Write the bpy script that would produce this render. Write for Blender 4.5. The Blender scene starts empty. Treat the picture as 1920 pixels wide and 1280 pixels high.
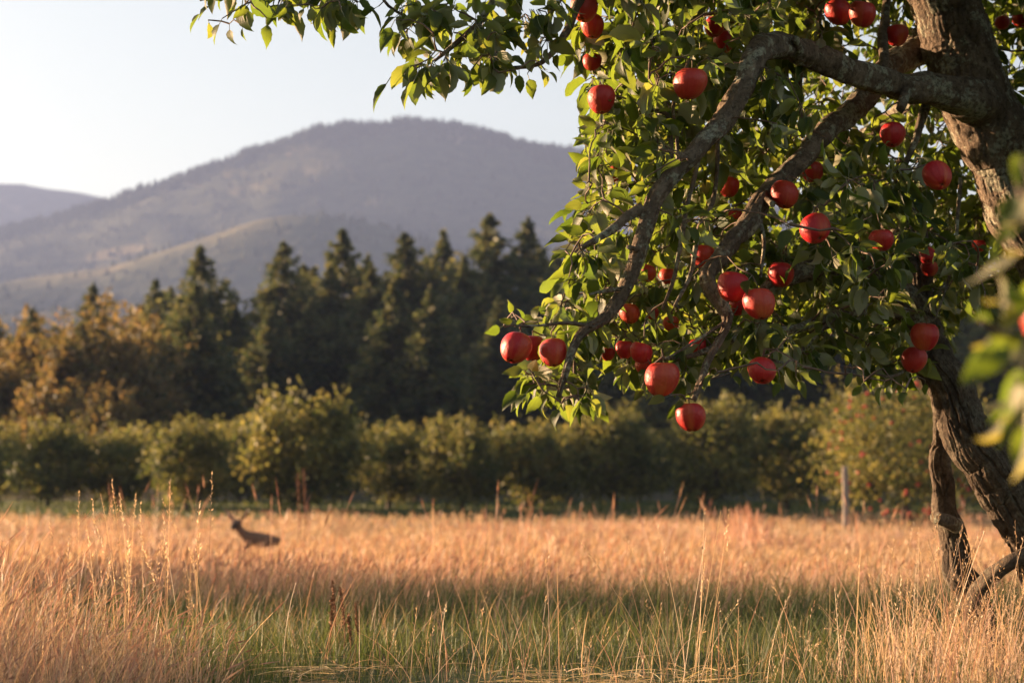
import bpy, math, random
import numpy as np
from mathutils import Vector, Matrix

# ------------------------------------------------------------------ camera, sky, sun, exposure
SC = bpy.context.scene
COL = SC.collection
R = math.radians
rng = np.random.default_rng(11)
random.seed(11)

F = 70.0 / 36.0 * 1920.0            # focal length in photograph pixels
PITCH = math.atan(300.0 / F)        # horizon stands at row 940
EYE = 0.49
cam = bpy.data.cameras.new('camera')
cam.sensor_width = 36.0
cam.lens = 70.0
cam.clip_start = 0.05
cam.clip_end = 20000.0
cam.dof.use_dof = True
cam.dof.focus_distance = 5.25
cam.dof.aperture_fstop = 4.8
cam_o = bpy.data.objects.new('camera', cam)
cam_o.location = (0, 0, EYE)
cam_o.rotation_euler = (math.pi / 2 + PITCH, 0, 0)
COL.objects.link(cam_o)
SC.camera = cam_o

SUN_EL = R(6.2)
SUN_AZ = R(-65)                      # measured from the view direction (+Y) towards +X
SUN_DIR = Vector((math.sin(SUN_AZ) * math.cos(SUN_EL), math.cos(SUN_AZ) * math.cos(SUN_EL), math.sin(SUN_EL)))
world = bpy.data.worlds.new('World')
SC.world = world
world.use_nodes = True
wn = world.node_tree
for n in list(wn.nodes):
    wn.nodes.remove(n)
sky = wn.nodes.new('ShaderNodeTexSky')
sky.sky_type = 'NISHITA'
sky.sun_disc = False
sky.sun_elevation = SUN_EL
sky.sun_rotation = SUN_AZ
sky.altitude = 300
sky.air_density = 1.0
sky.dust_density = 3.0
sky.ozone_density = 1.6
bg = wn.nodes.new('ShaderNodeBackground')
bg.inputs['Strength'].default_value = 0.070
wo = wn.nodes.new('ShaderNodeOutputWorld')
hsv = wn.nodes.new('ShaderNodeHueSaturation')            # colour grade: a paler, warmer evening sky all round
hsv.inputs['Saturation'].default_value = 0.78
tint_n = wn.nodes.new('ShaderNodeMix')
tint_n.data_type = 'RGBA'; tint_n.blend_type = 'MULTIPLY'
tint_n.inputs[0].default_value = 1.0
tint_n.inputs[7].default_value = (1.10, 0.985, 0.865, 1)
wn.links.new(sky.outputs[0], hsv.inputs['Color'])
wn.links.new(hsv.outputs[0], tint_n.inputs[6])
wn.links.new(tint_n.outputs[2], bg.inputs['Color'])
wn.links.new(bg.outputs[0], wo.inputs['Surface'])

sun = bpy.data.lights.new('sun', 'SUN')
sun.energy = 5.0
sun.angle = R(0.9)
sun.color = (1.0, 0.655, 0.385)
sun_o = bpy.data.objects.new('sun', sun)
sun_o.rotation_euler = SUN_DIR.to_track_quat('Z', 'Y').to_euler()
sun_o.location = (-30, 15, 12)
COL.objects.link(sun_o)

SC.view_settings.view_transform = 'Standard'
SC.view_settings.look = 'None'
SC.view_settings.gamma = 1.0
SC.view_settings.exposure = 2.60
SC.render.engine = 'CYCLES'
SC.cycles.use_denoising = True
SC.cycles.max_bounces = 8
SC.cycles.diffuse_bounces = 3
SC.cycles.glossy_bounces = 2
SC.cycles.transmission_bounces = 4
SC.cycles.volume_bounces = 0
SC.cycles.transparent_max_bounces = 8
SC.cycles.sample_clamp_indirect = 6.0
SC.cycles.caustics_reflective = False
SC.cycles.caustics_refractive = False

# ------------------------------------------------------------------ helpers
FW = np.array([0, math.cos(PITCH), math.sin(PITCH)])
UP = np.array([0, -math.sin(PITCH), math.cos(PITCH)])
RT = np.array([1.0, 0, 0])
CAM = np.array([0, 0, EYE])


def P(px, py, d):
    """point of the place at distance d (metres along +Y) seen at a photograph pixel"""
    v = FW + (px - 960.0) / F * RT + (640.0 - py) / F * UP
    return CAM + v * (d / v[1])


def proj(p):
    q = np.asarray(p) - CAM
    z = q @ FW
    return 960 + F * (q @ RT) / z, 640 - F * (q @ UP) / z, z


def norm(a):
    a = np.asarray(a, float)
    return a / (np.linalg.norm(a, axis=-1, keepdims=True) + 1e-12)


def tag(o, label, cat=None, group=None, kind=None):
    if label:
        o['label'] = label
    if cat:
        o['category'] = cat
    if group:
        o['group'] = group
    if kind:
        o['kind'] = kind
    return o


def empty(name, loc=(0, 0, 0)):
    o = bpy.data.objects.new(name, None)
    o.location = [float(c) for c in loc]
    o.empty_display_size = 0.2
    COL.objects.link(o)
    return o


class MB:
    """collects vertices, quads/tris and per-vertex attributes, built as one mesh"""
    def __init__(self):
        self.V, self.Fs, self.A, self.n = [], [], {}, 0

    def add(self, V, Fc, **attrs):
        V = np.asarray(V, np.float32).reshape(-1, 3)
        Fc = np.asarray(Fc, np.int64)
        self.Fs.append(Fc + self.n)
        for k, a in attrs.items():
            self.A.setdefault(k, []).append(np.asarray(a, np.float32).reshape(len(V), -1))
        self.V.append(V)
        self.n += len(V)

    def mesh(self, name, mat, smooth=True):
        me = bpy.data.meshes.new(name)
        V = np.concatenate(self.V)
        me.vertices.add(len(V))
        me.vertices.foreach_set('co', V.ravel())
        tot = [np.full(len(f), f.shape[1], np.int32) for f in self.Fs]
        tot = np.concatenate(tot)
        li = np.concatenate([f.ravel() for f in self.Fs]).astype(np.int32)
        me.loops.add(len(li))
        me.loops.foreach_set('vertex_index', li)
        me.polygons.add(len(tot))
        st = np.concatenate([[0], np.cumsum(tot)[:-1]]).astype(np.int32)
        me.polygons.foreach_set('loop_start', st)
        me.polygons.foreach_set('use_smooth', np.full(len(tot), smooth, bool))
        for k, a in self.A.items():
            a = np.concatenate(a)
            if a.shape[1] == 1:
                at = me.attributes.new(k, 'FLOAT', 'POINT')
                at.data.foreach_set('value', a.ravel())
            elif k == 'col':
                at = me.attributes.new(k, 'FLOAT_COLOR', 'POINT')
                at.data.foreach_set('color', np.c_[a, np.ones(len(a), np.float32)].astype(np.float32).ravel())
            else:
                at = me.attributes.new(k, 'FLOAT_VECTOR', 'POINT')
                if a.shape[1] == 2:
                    a = np.c_[a, np.zeros(len(a), np.float32)]
                at.data.foreach_set('vector', a.astype(np.float32).ravel())
        me.update(calc_edges=True)
        me.validate()
        if mat:
            me.materials.append(mat)
        return me

    def build(self, name, mat, parent=None, smooth=True):
        return link(name, self.mesh(name, mat, smooth), parent)


def link(name, me, parent=None):
    o = bpy.data.objects.new(name, me)
    COL.objects.link(o)
    if parent:
        o.parent = parent
        o.matrix_parent_inverse = Matrix.Translation(-Vector(parent.location))
    return o


def child(name, me, parent):
    """mesh given in the parent's own space"""
    o = bpy.data.objects.new(name, me)
    COL.objects.link(o)
    o.parent = parent
    return o


def hash2(ix, iy, s=0):
    h = (np.asarray(ix, np.int64) * 374761393 + np.asarray(iy, np.int64) * 668265263 + s * 1442695041) & 0xFFFFFFFF
    h = ((h ^ (h >> 13)) * 1274126177) & 0xFFFFFFFF
    h = h ^ (h >> 16)
    return (h & 0xFFFFFF) / float(0xFFFFFF)


def vnoise(x, y, s=0):
    x = np.asarray(x, float); y = np.asarray(y, float)
    ix = np.floor(x).astype(np.int64); iy = np.floor(y).astype(np.int64)
    fx = x - ix; fy = y - iy
    fx = fx * fx * (3 - 2 * fx); fy = fy * fy * (3 - 2 * fy)
    a = hash2(ix, iy, s); b = hash2(ix + 1, iy, s); c = hash2(ix, iy + 1, s); d = hash2(ix + 1, iy + 1, s)
    return (a * (1 - fx) + b * fx) * (1 - fy) + (c * (1 - fx) + d * fx) * fy


def fbm(x, y, o=4, s=0):
    t, a = 0, 0.5
    for i in range(o):
        t = t + a * vnoise(np.asarray(x) * 2 ** i, np.asarray(y) * 2 ** i, s + i)
        a *= 0.5
    return t


def worley(x, y, wrap=None, s=0):
    """F1, F2 cell distances; wrap = number of cells round x"""
    ix = np.floor(x).astype(np.int64); iy = np.floor(y).astype(np.int64)
    f1 = np.full(x.shape, 9.0); f2 = np.full(x.shape, 9.0)
    for dx in (-1, 0, 1):
        for dy in (-1, 0, 1):
            cx = ix + dx; cy = iy + dy
            hx = np.mod(cx, wrap) if wrap else cx
            qx = cx + 0.15 + 0.7 * hash2(hx, cy, s); qy = cy + 0.15 + 0.7 * hash2(hx, cy, s + 7)
            d = np.hypot(x - qx, y - qy)
            f2 = np.where(d < f1, f1, np.minimum(f2, d))
            f1 = np.minimum(f1, d)
    return f1, f2


def smoothpath(pts, rad, step):
    pts = np.asarray(pts, float); rad = np.asarray(rad, float)
    q = np.vstack([2 * pts[0] - pts[1], pts, 2 * pts[-1] - pts[-2]])
    out, ro = [], []
    for i in range(len(pts) - 1):
        p0, p1, p2, p3 = q[i], q[i + 1], q[i + 2], q[i + 3]
        n = max(2, int(np.linalg.norm(p2 - p1) / step))
        t = np.linspace(0, 1, n, endpoint=False)[:, None]
        out.append(0.5 * ((2 * p1) + (-p0 + p2) * t + (2 * p0 - 5 * p1 + 4 * p2 - p3) * t ** 2 + (-p0 + 3 * p1 - 3 * p2 + p3) * t ** 3))
        ro.append(rad[i] + (rad[i + 1] - rad[i]) * t[:, 0])
    out.append(pts[-1:]); ro.append(rad[-1:])
    return np.vstack(out), np.concatenate(ro)


def frames(path):
    T = norm(np.gradient(path, axis=0))
    n = len(path)
    N = np.zeros_like(path)
    a = np.array([0, -1.0, 0]) if abs(T[0][1]) < 0.8 else np.array([1.0, 0, 0])
    N[0] = norm(a - T[0] * (a @ T[0]))
    for i in range(1, n):
        v = N[i - 1] - T[i] * (N[i - 1] @ T[i])
        N[i] = norm(v)
    return T, N, np.cross(T, N)


def tube(mb, path, rad, ns, disp=None, cap=True, tint=0.5):
    """disp(u (0..1 round), s (metres along), r) -> radial offset"""
    T, N, B = frames(path)
    s = np.concatenate([[0], np.cumsum(np.linalg.norm(np.diff(path, axis=0), axis=1))])
    a = np.linspace(0, 2 * math.pi, ns, endpoint=False)
    U, S = np.meshgrid(a / (2 * math.pi), s)
    rr = np.repeat(rad[:, None], ns, 1)
    if disp is not None:
        rr = rr + disp(U, S, rr)
    V = path[:, None, :] + rr[..., None] * (np.cos(a)[None, :, None] * N[:, None, :] + np.sin(a)[None, :, None] * B[:, None, :])
    n = len(path)
    i = np.arange(n - 1)[:, None] * ns; j = np.arange(ns)[None, :]; k = (j + 1) % ns
    Fq = np.stack([i + j, i + k, i + ns + k, i + ns + j], -1).reshape(-1, 4)
    uv = np.stack([U, S, np.zeros_like(U)], -1).reshape(-1, 3)
    mb.add(V.reshape(-1, 3), Fq, tint=np.full(n * ns, tint), uvm=uv)
    if cap:
        base = n * ns
        m = ns
        Vc = np.vstack([V[-1], path[-1] + T[-1] * rad[-1] * 0.4])
        Fc = np.stack([np.arange(m), (np.arange(m) + 1) % m, np.full(m, m)], -1)
        mb.add(Vc, Fc, tint=np.full(m + 1, tint), uvm=np.vstack([uv[-m:], uv[-1:]]))


# ------------------------------------------------------------------ materials
class NT:
    def __init__(self, name):
        self.m = bpy.data.materials.new(name)
        self.m.use_nodes = True
        self.t = self.m.node_tree
        for n in list(self.t.nodes):
            self.t.nodes.remove(n)
        self.out = self.n('ShaderNodeOutputMaterial')

    def n(self, typ, **kw):
        nd = self.t.nodes.new(typ)
        for k, v in kw.items():
            if k.startswith('_'):
                setattr(nd, k[1:], v)
        return nd

    def l(self, a, b):
        self.t.links.new(a, b)

    def val(self, nd, key, v):
        if hasattr(v, 'node') or isinstance(v, bpy.types.NodeSocket):
            self.l(v, nd.inputs[key])
        else:
            nd.inputs[key].default_value = v

    def attr(self, name, out='Fac'):
        nd = self.n('ShaderNodeAttribute'); nd.attribute_name = name
        return nd.outputs[out]

    def coord(self, out='Object'):
        return self.n('ShaderNodeTexCoord').outputs[out]

    def noise(self, vec, scale, detail=4, rough=0.55, dist=0.0):
        nd = self.n('ShaderNodeTexNoise')
        if vec is not None:
            self.l(vec, nd.inputs['Vector'])
        nd.inputs['Scale'].default_value = scale
        nd.inputs['Detail'].default_value = detail
        nd.inputs['Roughness'].default_value = rough
        nd.inputs['Distortion'].default_value = dist
        return nd.outputs['Fac']

    def mapping(self, vec, scale=(1, 1, 1)):
        nd = self.n('ShaderNodeMapping'); self.l(vec, nd.inputs['Vector']); nd.inputs['Scale'].default_value = scale
        return nd.outputs[0]

    def math(self, op, a, b=0.0, clamp=False):
        nd = self.n('ShaderNodeMath'); nd.operation = op; nd.use_clamp = clamp
        self.val(nd, 0, a); self.val(nd, 1, b)
        return nd.outputs[0]

    def ramp(self, fac, stops):
        nd = self.n('ShaderNodeValToRGB')
        cr = nd.color_ramp
        while len(cr.elements) < len(stops):
            cr.elements.new(0.5)
        for e, (p, c) in zip(cr.elements, stops):
            e.position = p
            e.color = (c, c, c, 1) if isinstance(c, (int, float)) else (*c, 1)
        self.l(fac, nd.inputs[0])
        return nd.outputs[0]

    def mix(self, fac, a, b, blend='MIX'):
        nd = self.n('ShaderNodeMix'); nd.data_type = 'RGBA'; nd.blend_type = blend
        self.val(nd, 0, fac)
        for k, v in ((6, a), (7, b)):
            if isinstance(v, bpy.types.NodeSocket):
                self.l(v, nd.inputs[k])
            else:
                nd.inputs[k].default_value = (*v, 1)
        return nd.outputs[2]

    def bump(self, h, strength=0.5, dist=0.01):
        nd = self.n('ShaderNodeBump'); nd.inputs['Strength'].default_value = strength; nd.inputs['Distance'].default_value = dist
        self.l(h, nd.inputs['Height'])
        return nd.outputs[0]

    def bsdf(self, color, rough=0.7, spec=0.4, normal=None):
        nd = self.n('ShaderNodeBsdfPrincipled')
        if isinstance(color, bpy.types.NodeSocket):
            self.l(color, nd.inputs['Base Color'])
        else:
            nd.inputs['Base Color'].default_value = (*color, 1)
        self.val(nd, 'Roughness', rough)
        nd.inputs['Specular IOR Level'].default_value = spec
        if normal is not None:
            self.l(normal, nd.inputs['Normal'])
        return nd

    def transl(self, color):
        nd = self.n('ShaderNodeBsdfTranslucent')
        if isinstance(color, bpy.types.NodeSocket):
            self.l(color, nd.inputs['Color'])
        else:
            nd.inputs['Color'].default_value = (*color, 1)
        return nd

    def mixsh(self, fac, a, b):
        nd = self.n('ShaderNodeMixShader')
        self.val(nd, 0, fac)
        self.l(a.outputs[0], nd.inputs[1]); self.l(b.outputs[0], nd.inputs[2])
        return nd

    def done(self, sh):
        self.l(sh.outputs[0], self.out.inputs['Surface'])
        return self.m


def leaf_material():
    t = NT('apple_leaf')
    uv = t.attr('uvm', 'Vector'); tint = t.attr('tint')
    sep = t.n('ShaderNodeSeparateXYZ'); t.l(uv, sep.inputs[0])
    u = t.math('ABSOLUTE', sep.outputs[0]); v = sep.outputs[1]
    # side veins slant forward from the midrib
    ph = t.math('SUBTRACT', t.math('MULTIPLY', v, 9.0), t.math('MULTIPLY', u, 2.4))
    w = t.math('ABSOLUTE', t.math('SUBTRACT', t.math('FRACT', ph), 0.5))
    vein = t.ramp(w, [(0.0, 1.0), (0.10, 0.0)])
    mid = t.ramp(u, [(0.0, 1.0), (0.09, 0.0)])
    veins = t.math('MAXIMUM', t.math('MULTIPLY', vein, 0.45), mid)
    top = t.ramp(tint, [(0.0, (0.016, 0.034, 0.010)), (0.45, (0.030, 0.054, 0.014)), (0.8, (0.056, 0.080, 0.022)), (1.0, (0.15, 0.11, 0.035))])
    blot = t.ramp(t.noise(t.coord(), 38.0, 3), [(0.3, 0.0), (0.75, 1.0)])
    top = t.mix(t.math('MULTIPLY', blot, 0.35), top, (0.07, 0.09, 0.024))
    top = t.mix(t.math('MULTIPLY', veins, 0.45), top, (0.16, 0.20, 0.07))
    under = t.mix(t.math('MULTIPLY', veins, 0.5), (0.30, 0.29, 0.19), (0.38, 0.35, 0.23))
    geo = t.n('ShaderNodeNewGeometry')
    base = t.mix(geo.outputs['Backfacing'], top, under)
    edge = t.ramp(u, [(0.86, 0.0), (0.98, 1.0)])
    brown = t.math('MULTIPLY', edge, t.ramp(tint, [(0.35, 0.0), (0.9, 0.8)]))
    base = t.mix(brown, base, (0.16, 0.08, 0.03))
    spot = t.ramp(t.noise(t.coord(), 95.0, 2), [(0.70, 0.0), (0.76, 0.8)])
    base = t.mix(spot, base, (0.10, 0.055, 0.025))
    nb = t.bump(t.math('MULTIPLY', veins, -1.0), 0.35, 0.0012)
    b = t.bsdf(base, 0.52, 0.32, nb)
    tc = t.ramp(tint, [(0.0, (0.11, 0.18, 0.015)), (0.5, (0.21, 0.275, 0.024)), (0.9, (0.34, 0.32, 0.045)), (1.0, (0.42, 0.28, 0.05))])
    tc = t.mix(t.math('MULTIPLY', veins, 0.5), tc, (0.10, 0.12, 0.015))
    tr = t.transl(tc)
    return t.done(t.mixsh(0.52, b, tr))


def foliage_material(name, stops, tr_gain=2.2, fac=0.35):
    t = NT(name)
    tint = t.attr('tint')
    c = t.ramp(tint, stops)
    tr = t.ramp(tint, [(p, tuple(min(0.6, x * tr_gain) for x in col)) for p, col in stops])
    return t.done(t.mixsh(fac, t.bsdf(c, 0.6, 0.25), t.transl(tr)))


def bark_material(name='bark', lichen=0.75, tone=1.0):
    t = NT(name)
    uv = t.attr('uvm', 'Vector'); oc = t.coord()
    n1 = t.noise(t.mapping(oc, (9, 9, 4)), 3.0, 6, 0.62, 0.6)
    n2 = t.noise(oc, 85.0, 6, 0.7)
    c = t.ramp(n1, [(p, tuple(q * tone for q in k)) for p, k in ((0.25, (0.060, 0.043, 0.031)), (0.5, (0.145, 0.106, 0.074)), (0.72, (0.26, 0.196, 0.140)), (0.9, (0.36, 0.285, 0.21)))])
    li = t.ramp(t.math('ADD', t.math('MULTIPLY', t.noise(oc, 11.0, 3, 0.6, 0.4), 0.65), t.math('MULTIPLY', t.noise(oc, 70.0, 3, 0.6), 0.35)), [(0.51, 0.0), (0.56, 1.0)])
    li = t.math('MULTIPLY', li, lichen)
    lc = t.ramp(n2, [(0.3, (0.20, 0.20, 0.145)), (0.7, (0.42, 0.41, 0.31))])
    c = t.mix(li, c, lc)
    c = t.mix(t.ramp(n2, [(0.36, 0.7), (0.52, 0.0)]), c, (0.030, 0.022, 0.017))
    h = t.math('ADD', t.math('MULTIPLY', n1, 1.0), t.math('MULTIPLY', n2, 0.6))
    nb = t.bump(h, 1.0, 0.016)
    return t.done(t.bsdf(c, 0.88, 0.2, nb))


def twig_material():
    t = NT('twig_bark')
    n = t.noise(t.coord(), 55.0, 4)
    c = t.ramp(n, [(0.3, (0.055, 0.034, 0.025)), (0.6, (0.13, 0.080, 0.055)), (0.8, (0.21, 0.15, 0.11))])
    return t.done(t.bsdf(c, 0.7, 0.35, t.bump(n, 0.4, 0.002)))


def apple_material():
    t = NT('apple_skin')
    oc = t.coord()
    info = t.n('ShaderNodeObjectInfo')
    sep = t.n('ShaderNodeSeparateXYZ'); t.l(oc, sep.inputs[0])
    ang = t.math('ARCTAN2', sep.outputs[1], sep.outputs[0])
    comb = t.n('ShaderNodeCombineXYZ')
    t.l(t.math('COSINE', ang), comb.inputs[0]); t.l(t.math('SINE', ang), comb.inputs[1])
    t.l(t.math('MULTIPLY', sep.outputs[2], 0.16), comb.inputs[2])
    off = t.n('ShaderNodeVectorMath'); off.operation = 'ADD'
    t.l(comb.outputs[0], off.inputs[0])
    cm = t.n('ShaderNodeCombineXYZ'); t.l(t.math('MULTIPLY', info.outputs['Random'], 37.0), cm.inputs[2])
    t.l(cm.outputs[0], off.inputs[1])
    streak = t.noise(off.outputs[0], 13.0, 5, 0.6, 0.3)
    patch = t.noise(off.outputs[0], 0.9, 3, 0.5)
    red = t.ramp(streak, [(0.25, (0.29, 0.006, 0.011)), (0.5, (0.36, 0.009, 0.013)), (0.75, (0.42, 0.018, 0.016)), (0.95, (0.48, 0.06, 0.025))])
    low = t.ramp(sep.outputs[2], [(0.0, 1.0), (0.42, 0.0)])     # object z is 0 at the bottom, in units of the diameter
    f = t.math('MULTIPLY', t.ramp(patch, [(0.47, 0.0), (0.70, 1.0)]), t.math('ADD', t.math('MULTIPLY', low, 0.45), 0.35))
    f = t.math('ADD', f, t.math('MULTIPLY', t.math('POWER', info.outputs['Random'], 5.0), 0.18), True)
    c = t.mix(f, red, (0.52, 0.14, 0.034))
    cav = t.ramp(sep.outputs[2], [(0.80, 0.0), (0.86, 0.0)])
    dots = t.n('ShaderNodeTexVoronoi'); t.l(oc, dots.inputs['Vector']); dots.inputs['Scale'].default_value = 17.0
    dm = t.ramp(dots.outputs['Distance'], [(0.03, 0.35), (0.08, 0.0)])
    c = t.mix(dm, c, (0.60, 0.33, 0.16))
    n = t.noise(oc, 5.0, 3)
    b = t.bsdf(c, t.ramp(n, [(0.3, 0.40), (0.7, 0.56)]), 0.32, t.bump(n, 0.12, 0.05))
    b.inputs['Coat Weight'].default_value = 0.05
    b.inputs['Coat Roughness'].default_value = 0.25
    b.inputs['Subsurface Weight'].default_value = 0.0
    return t.done(b)


def plain(name, col, rough=0.8, nscale=20.0, var=0.35, spec=0.3):
    t = NT(name)
    n = t.noise(t.coord(), nscale, 4)
    c = t.ramp(n, [(0.3, tuple(x * (1 - var) for x in col)), (0.7, tuple(min(1, x * (1 + var)) for x in col))])
    return t.done(t.bsdf(c, rough, spec, t.bump(n, 0.3, 0.01)))


def grass_material():
    t = NT('grass_blades')
    c = t.attr('col', 'Color')
    b = t.bsdf(c, 0.55, 0.3)
    bright = t.mix(1.0, c, (1.15, 1.05, 0.8), 'MULTIPLY')
    return t.done(t.mixsh(0.38, b, t.transl(bright)))


M = dict(
    leaf=leaf_material(), bark=bark_material(), shaded_bark=bark_material('shaded_bark', 0.15, 0.62), twig=twig_material(), apple=apple_material(), grass=grass_material(),  # stem copy of the bark: shade put into its darker tone, fewer lichens
    stalk=plain('apple_stalk', (0.10, 0.065, 0.03), 0.7), calyx=plain('calyx', (0.06, 0.04, 0.02), 0.9),
    orchard=foliage_material('orchard_foliage', [(0.0, (0.038, 0.050, 0.013)), (0.5, (0.098, 0.100, 0.023)), (1.0, (0.21, 0.17, 0.042))]),
    conifer=foliage_material('conifer_needles', [(0.0, (0.016, 0.031, 0.011)), (0.5, (0.052, 0.068, 0.022)), (1.0, (0.135, 0.120, 0.036))], 1.9, 0.34),
    autumn=foliage_material('turning_foliage', [(0.0, (0.042, 0.044, 0.013)), (0.5, (0.100, 0.078, 0.021)), (1.0, (0.19, 0.115, 0.036))]),
    farbark=plain('far_bark', (0.085, 0.065, 0.05), 0.9, 6.0),
    post=plain('weathered_post', (0.24, 0.20, 0.175), 0.85, 12.0),
    dock=plain('dock_stem', (0.22, 0.10, 0.05), 0.8, 30.0),
)

# ------------------------------------------------------------------ ground
PROF_Y = np.array([-60, 0, 4, 6.3, 9, 12, 16, 22, 30, 38, 44, 52, 60, 68, 74, 80, 88, 100, 130, 180, 400, 1200, 6000.0])
PROF_Z = np.array([-.49, -.49, -.49, -.49, -.52, -.62, -.76, -.93, -1.10, -1.26, -1.35, -1.26, -1.12, -.98, -.62, -.42, -.24, -.05, .9, 2.4, 4.0, 5.0, 5.0])


def ground_z(x, y):
    x = np.asarray(x, float); y = np.asarray(y, float)
    yy = np.stack([y - 1.2, y, y + 1.2])
    z = np.interp(yy, PROF_Y, PROF_Z).mean(0)
    near = np.clip(1 - np.abs(y) / 140, 0, 1)
    return EYE + z + near * (0.10 * (fbm(x * 0.35 + 9, y * 0.35, 3) - 0.44) + 0.03 * (vnoise(x * 2.1, y * 2.1, 5) - 0.5))


def ground_material():
    t = NT('meadow_soil')
    g = t.n('ShaderNodeNewGeometry').outputs['Position']
    n1 = t.noise(g, 0.35, 5); n2 = t.noise(g, 9.0, 5, 0.65)
    dry = t.ramp(n2, [(0.3, (0.17, 0.11, 0.06)), (0.7, (0.36, 0.25, 0.14))])
    grn = t.ramp(n2, [(0.3, (0.030, 0.045, 0.015)), (0.7, (0.075, 0.090, 0.030))])
    sep = t.n('ShaderNodeSeparateXYZ'); t.l(g, sep.inputs[0])
    y = sep.outputs[1]
    yn = t.math('ADD', y, t.math('MULTIPLY', t.math('SUBTRACT', n1, 0.5), 3.0))
    field = t.math('MULTIPLY', t.math('GREATER_THAN', yn, 11.0), t.math('LESS_THAN', yn, 72.0))
    c = t.mix(field, grn, dry)
    c = t.mix(t.math('GREATER_THAN', yn, 104.0), c, t.ramp(n2, [(0.3, (0.025, 0.022, 0.014)), (0.7, (0.050, 0.048, 0.024))]))
    return t.done(t.bsdf(c, 0.95, 0.15, t.bump(n2, 0.6, 0.03)))


def build_ground():
    mb = MB()
    xs = np.concatenate([-np.geomspace(2600, 26, 26), np.linspace(-24, 24, 97), np.geomspace(26, 2600, 26)])
    ys = np.concatenate([np.array([-55, -40, -25, -14, -8, -4, -1.5]), np.linspace(0, 24, 97)[0:], np.linspace(25, 110, 86), np.geomspace(115, 5200, 30)])
    X, Y = np.meshgrid(xs, ys)
    Z = ground_z(X, Y)
    n, m = X.shape
    i = np.arange(n - 1)[:, None] * m; j = np.arange(m - 1)[None, :]
    Fq = np.stack([i + j, i + j + 1, i + m + j + 1, i + m + j], -1).reshape(-1, 4)
    mb.add(np.stack([X, Y, Z], -1).reshape(-1, 3), Fq)
    o = mb.build('ground', ground_material())
    tag(o, 'meadow ground running from the foreground to the foot of the hills', None, None, 'structure')


build_ground()

# ------------------------------------------------------------------ mountains
def mountain_material(name):
    t = NT(name)
    g = t.n('ShaderNodeNewGeometry').outputs['Position']
    n1 = t.noise(t.mapping(g, (1, 0.6, 1.5)), 0.0055, 5, 0.6, 0.5)
    n2 = t.noise(g, 0.05, 4, 0.6)
    c = t.ramp(n2, [(0.3, (0.022, 0.032, 0.018)), (0.7, (0.060, 0.070, 0.035))])
    clear = t.ramp(n1, [(0.55, 0.0), (0.63, 1.0)])
    c = t.mix(t.math('MULTIPLY', clear, 0.8), c, (0.24, 0.18, 0.09))
    c = t.mix(t.attr('tint'), c, (0.20, 0.165, 0.075))
    return t.done(t.bsdf(c, 0.95, 0.1, t.bump(n2, 0.8, 6.0)))


def ridge(profile, D):
    px = np.array([p[0] for p in profile], float); py = np.array([p[1] for p in profile], float)
    q = np.array([P(a, b, D) for a, b in zip(px, py)])
    return q[:, 0], q[:, 2]


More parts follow.
